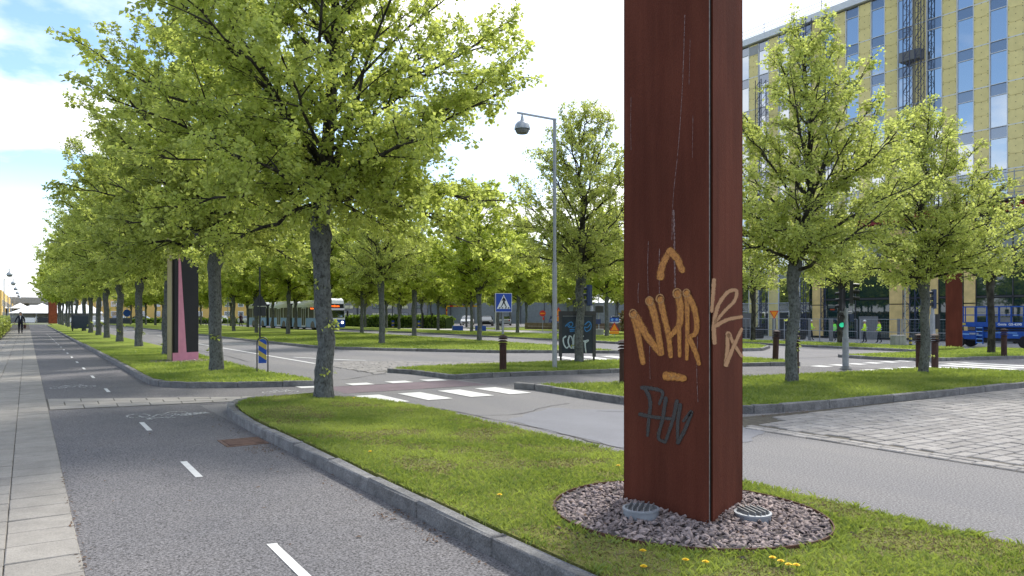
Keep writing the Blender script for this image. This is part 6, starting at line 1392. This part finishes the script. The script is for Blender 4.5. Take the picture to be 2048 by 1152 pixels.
for k in range(5): mb = MB(); mb.tube([(EX-1.2, 18.2, 7.15+.28*k), (EX-1.2, 19.4, 7.15+.28*k)], .025, 6); mb.build('ladder_rung', 'galvanised', wg)
for y0, h in ((27.6, 1.5), (19.8, 1.45)):
    mb = MB(); mb.box((0, 0, h/2+.02), (.06, 1.3, h)); mb.build('site_door', 'mid_grey', wg, loc=(EX-.06, y0, 0))
mb = MB(); mb.box((EX-.05, 20.3, 1.5), (.02, .25, .5)); mb.build('paper_notice', 'sign_white', wg)
# site hut and stacked material behind the fence
hut = thing('site_container', 'grey steel site container with a white notice behind the fence', 'container', (64, 55, -.8))
mb = MB(); mb.box((0, 0, 1.35), (2.4, 6, 2.5)); mb.build('box', 'mid_grey', hut); mb = MB(); mb.box((-1.22, -1.5, 1.7), (.04, 1.2, .8)); mb.build('notice', 'sign_white', hut)
for k in range(16): mb = MB(); mb.box((-1.215, -2.85+.38*k, 1.35), (.05, .14, 2.4)); mb.build('rib', 'mid_grey', hut)
def pallet(x, y, n, label, m='dark_grey'):
    o = thing('material_stack', label, 'stack', (x, y, -.78), R(random.uniform(-8, 8)), 'stacked building material behind the fence')
    for k in range(n):
        for b in range(3): mb = MB(); mb.box((0, -.9+.9*b, .16+.22*k), (1.3, .86, .2)); mb.build('bundle', m if (k+b) % 3 else 'slate_frame', o)
    for b in (-.5, .5): mb = MB(); mb.box((b, 0, .03), (.12, 2.6, .06)); mb.build('bearer', 'brown_wall', o)
pallet(62, 50.2, 5, 'dark stack of bundled material beside the site container'); pallet(61, 54, 4, 'low dark stack of bundles at the far fence panels'); pallet(63, 46, 4, 'dark stack of bundles behind the lime tree trunk'); pallet(64, 60.5, 6, 'tall dark stack of bundles at the end of the site')
cone = thing('traffic_cone', 'orange traffic cone on the building site behind the fence', 'traffic cone', (61.2, 45.0, -.78)); mb = MB(); mb.box((0, 0, .02), (.36, .36, .04)); mb.build('base', 'sign_orange', cone); mb = MB(); mb.lathe([(.14, .04), (.09, .32), (.03, .72), (.02, .75)], n=12); mb.build('cone', 'sign_orange', cone, True)

# construction fence: each mesh panel can be lifted off its feet
def fence_panel(y, x, rz, label, zf=-.79):
    o = thing('construction_fence', label, 'fence', (x, y, zf), rz, 'construction fence panels')
    mb = MB(); L_ = 3.4
    for a in (-L_/2, L_/2): mb.tube([(0, a, .1), (0, a, 2.05)], .025, 6)
    for z in (.14, 1.05, 2.05): mb.tube([(0, -L_/2, z), (0, L_/2, z)], .02, 6)
    mb.build('frame', 'galvanised', o); mb = MB()
    for k in range(1, 17): mb.box((0, -L_/2+L_*k/17, 1.08), (.003, .004, 1.9))
    for k in range(1, 8): mb.box((.004, 0, .14+.24*k), (.003, L_, .004))
    tag(mb.build('wire_mesh', 'galvanised', o), kind='stuff')
    for a in (-L_/2, L_/2): mb = MB(); mb.cbox((0, a, .06), (.62, .24, .12), .03); mb.build('foot', 'dark_grey', o)
for i in range(11):
    fence_panel(29.5+3.55*i, 56.6+.12*math.sin(i*2.1), random.uniform(-.03, .03), f'{ORD[i]} mesh fence panel counted from the camera mast')
for i, y in enumerate((32.2, 38.1, 40.2, 43.9, 47.1, 49.8)):
    o = thing('fence_post', f'{ORD[i]} wide grey hoarding post behind the mesh fence from the mast', 'post', (57.8, y, -.79), 0, 'grey hoarding posts'); mb = MB(); mb.box((0, 0, 1.05), (.10, .34 if i % 2 else .2, 2.1)); mb.build('post', 'mid_grey', o); mb = MB(); mb.cbox((0, 0, .07), (.5, .4, .14), .03); mb.build('foot', 'concrete', o)
# second fence with reedy planting by the bus lane
for i in range(4):
    fence_panel(36+2.9*i, 40.5+1.6*i, R(-28), f'{ORD[i]} mesh fence panel behind the orange roadworks triangle', -.12)

# hedges: leaf masses on a woody core
def hedge(name, P, w, h, n, label, seed, m='hedge_leaf', ls=.13):
    o = thing(name, label, 'hedge', (0, 0, 0)); g = np.random.default_rng(seed); P = [np.array(p, float) for p in P]; mb = MB()
    seg = [np.linalg.norm(b-a) for a, b in zip(P, P[1:])]; tot = sum(seg); pts = []; nr = []
    for (a, b), L_ in zip(zip(P, P[1:]), seg):
        d = (b-a)/L_; nn = np.array([-d[1], d[0]]); k = int(n*L_/tot); t = g.random(k)*L_; side = g.choice([-1, 0, 0, 1], k); u = np.where(side == 0, g.uniform(-1, 1, k), side*g.uniform(.86, 1.06, k)); z = np.where(side == 0, h*g.uniform(.93, 1.06, k), h*g.uniform(.03, 1, k))
        q = a[None]+d[None]*t[:, None]+nn[None]*(u*w/2)[:, None]; pts.append(np.concatenate([q, (z+.05*np.sin(t*1.7))[:, None]], 1)); nr.append(np.stack([nn[0]*side, nn[1]*side, (side == 0)*1.0], 1)+g.normal(0, .6, (k, 3)))
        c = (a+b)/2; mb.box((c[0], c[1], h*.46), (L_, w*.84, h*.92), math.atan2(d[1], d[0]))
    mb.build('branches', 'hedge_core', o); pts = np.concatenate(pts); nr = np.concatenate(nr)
    c = link('foliage', leaves(pts, g.normal(0, 1, pts.shape), nr, ls*g.uniform(.6, 1.4, len(pts)), np.clip(g.normal(.45, .3, len(pts)), 0, 1), 'foliage', m), o); c['kind'] = 'stuff'
hedge('hedge', [(-2.1, 57.5), (-2.15, 104)], .95, 1.25, 9000, 'clipped bright green hedge beside the pavement', 4, 'leaf_big', .20)
hedge('hedge', [(34.9, 100), (38.4, 86), (41.3, 76.2)], 1.4, 1.35, 9000, 'long dark hedge with fresh yellow tops behind the footpath', 5, 'hedge_leaf', .26)
hedge('hedge', [(14, 152), (44, 130)], 1.2, .8, 3000, 'low dark hedge in front of the far parked cars', 6, 'hedge_leaf', .34)
hedge('reed_planting', [(43, 44), (47, 50), (50, 55)], 1.5, 1.7, 4200, 'tawny dry reed planting inside the far mesh fence', 7, 'straw', .34)
for i, (x, y) in enumerate(((39.0, 79.6), (37.8, 84.4), (39.6, 78.6))):
    o = thing('marker_post' if i < 2 else 'gate_post', ('slim blue and yellow marker at the hedge foot', 'second slim blue and yellow marker further along the hedge', 'pair of dark posts before the hedge')[i], 'marker post', (x, y, 0))
    if i < 2:
        for k in range(4): mb = MB(); mb.box((0, 0, .15+.22*k), (.3, .08, .216)); mb.build('band', 'sign_blue' if k % 2 else 'sign_yellow', o)
    else:
        for k in (-.6, .6): mb = MB(); mb.box((k*.8, -k*.5, .9), (.2, .2, 1.8)); mb.build('post', 'lens_black', o)
# bicycle racks far off
rk = thing('bicycle_rack', 'row of dark hoop bicycle racks on the far pavement', 'bicycle rack', (20.4, 109.5, 0), R(-30))
for k in range(6): mb = MB(); mb.tube([(-2+.7*k, 0, 0), (-2+.7*k, 0, .75), (-1.8+.7*k, 0, .95), (-1.6+.7*k, 0, .75), (-1.6+.7*k, 0, 0)], .045, 6); mb.build('hoop', 'dark_grey', rk)
# grey office block, sports fence, far houses
gb = thing('grey_building', 'long grey brick building with narrow lit windows behind the trees', 'building', (92, 172, 0), R(-34)); mb = MB(); mb.box((0, 5, 4.5), (64, 10, 9)); mb.build('wall', 'grey_brick', gb)
for k in range(17):
    for z in (1.7, 3.7, 6.2):
        f_ = MB(); f_.box((-29+3.6*k, -.03, z), (2.3, .12, .95)); fo = f_.build('window', 'slate_frame', gb); mb = MB()
        for q in (-.56, .56): mb.box((-29+3.6*k+q, -.10, z), (1.02, .04, .82))
        mb.build('pane', 'lit_window' if (k*7+int(z)) % 3 else 'tower_spandrel', fo)
for k in range(9): mb = MB(); mb.box((-31+7.75*k, -.08, 4.5), (.3, .16, 9)); mb.build('downpipe', 'dark_grey', gb)
sf = thing('sports_fence', 'tall blue-grey mesh fence round a court behind the cars', 'fence', (78, 98, 0), R(-38))
for k in range(14):
    mb = MB(); mb.box((-26+4*k, 0, 2.2), (.10, .10, 4.4)); mb.build('post', 'slate_frame', sf)
    if k < 13: mb = MB(); mb.box((-24+4*k, .05, 1.9), (3.9, .03, 3.6)); mb.build('screen_panel', 'fence_blue_grey', sf)
yl = thing('yellow_building', 'pale yellow apartment building at the far end of the hedge row', 'building', (-9.2, 300, 0)); mb = MB(); mb.box((0, 0, 3.6), (9, 200, 7.2)); mb.build('wall', 'yellow_facade', yl)
for k in range(24):
    for z in (1.6, 4.4): mb = MB(); mb.box((4.53, -94+8.1*k, z), (.10, 2.2, 1.5)); f_ = mb.build('window', 'bus_white', yl); mb = MB(); mb.box((4.60, -94+8.1*k, z), (.05, 1.9, 1.25)); mb.build('pane', 'tower_spandrel', f_)
y2 = thing('yellow_building', 'ochre yellow facade far behind the median trees', 'building', (48, 250, 0), R(-18)); mb = MB(); mb.box((0, 5, 5), (74, 10, 10)); mb.build('wall', 'yellow_facade', y2)
for k in range(18):
    for z in (2, 5, 8): mb = MB(); mb.box((-35+4.1*k, -.04, z), (1.7, .12, 1.6)); f_ = mb.build('window', 'bus_white', y2); mb = MB(); mb.box((-35+4.1*k, -.12, z), (1.4, .05, 1.3)); mb.build('pane', 'tower_spandrel', f_)
mb = MB(); mb.box((0, 5, 10.4), (75, 11, .8)); mb.build('roof', 'mid_grey', y2)
# marquee, small tents, viaduct
def tent(name, x0, x1, y0, y1, ze, zr, label, peaks=1):
    o = thing(name, label, 'tent', ((x0+x1)/2, (y0+y1)/2, 0)); hx, hy = (x1-x0)/2, (y1-y0)/2; w = 2*hx/peaks
    for p in range(peaks):
        a = -hx+w*p; mb = MB()
        if peaks == 1: mb.add([(-hx, -hy, ze), (hx, -hy, ze), (hx, hy, ze), (-hx, hy, ze), (-hx*.55, 0, zr), (hx*.8, 0, zr)], [(0, 1, 5, 4), (1, 2, 5), (2, 3, 4, 5), (3, 0, 4)])
        else: mb.add([(a, -hy, ze), (a+w, -hy, ze), (a+w, hy, ze), (a, hy, ze), (a+w/2, 0, zr)], [(0, 1, 4), (1, 2, 4), (2, 3, 4), (3, 0, 4)])
        mb.build('canopy', 'tent_white', o)
    n = max(2, int(2*hx/2.4))
    for k in range(n+1): mb = MB(); mb.box((-hx+2*hx*k/n, -hy+.02, ze/2), (.10, .10, ze)); mb.build('pole', 'galvanised', o)
    for k in range(n): mb = MB(); mb.box((-hx+2*hx*(k+.5)/n, hy-.05, ze/2), (2*hx/n-.2, .05, ze)); mb.build('side_sheet', 'tent_white', o)
    for k in range(n): mb = MB(); mb.box((-hx+2*hx*(k+.5)/n, -hy+.3, .55), (2*hx/n-.5, .4, 1.0)); mb.build('front_table', ('mid_grey', 'tent_white', 'dark_grey')[k % 3], o)
tent('marquee', -3.2, 14, 184, 198, 2.0, 3.7, 'big white marquee closing the end of the avenue')
tent('tent_row', -9, 16, 236, 248, 3.4, 4.9, 'row of white peaked tents behind the marquee', 5)
vd = thing('viaduct', 'grey concrete viaduct crossing behind the white tents', 'bridge', (0, 330, 0)); mb = MB(); mb.box((0, 0, 6.5), (140, 9, 1.2)); mb.build('deck', 'concrete', vd); mb = MB(); mb.box((0, -4.4, 7.4), (140, .2, .6)); mb.build('parapet', 'concrete', vd)
for k in range(9): mb = MB(); mb.box((-64+16*k, 0, 2.95), (1.6, 5, 5.9)); mb.build('pier', 'mid_grey', vd)
hl = thing('roof_hall', 'low grey hall roofs on the skyline behind the viaduct', 'building', (4, 380, 0)); mb = MB(); mb.prism([(-18, 0), (18, 0), (18, 8.2), (6, 9.2), (-12, 9.3), (-18, 8)], 'y', 0, 30); mb.build('hall', 'concrete', hl); mb = MB(); mb.box((9, 5, 9.6), (1.4, 1.4, 2.6)); mb.build('chimney', 'slate_frame', hl)
for o in list(bpy.data.objects):
    if o.type == 'EMPTY' and not o.children: bpy.data.objects.remove(o)
for c, o in CARS.items():
    if c not in used: 
        for ch in list(o.children_recursive): bpy.data.objects.remove(ch)
        bpy.data.objects.remove(o)
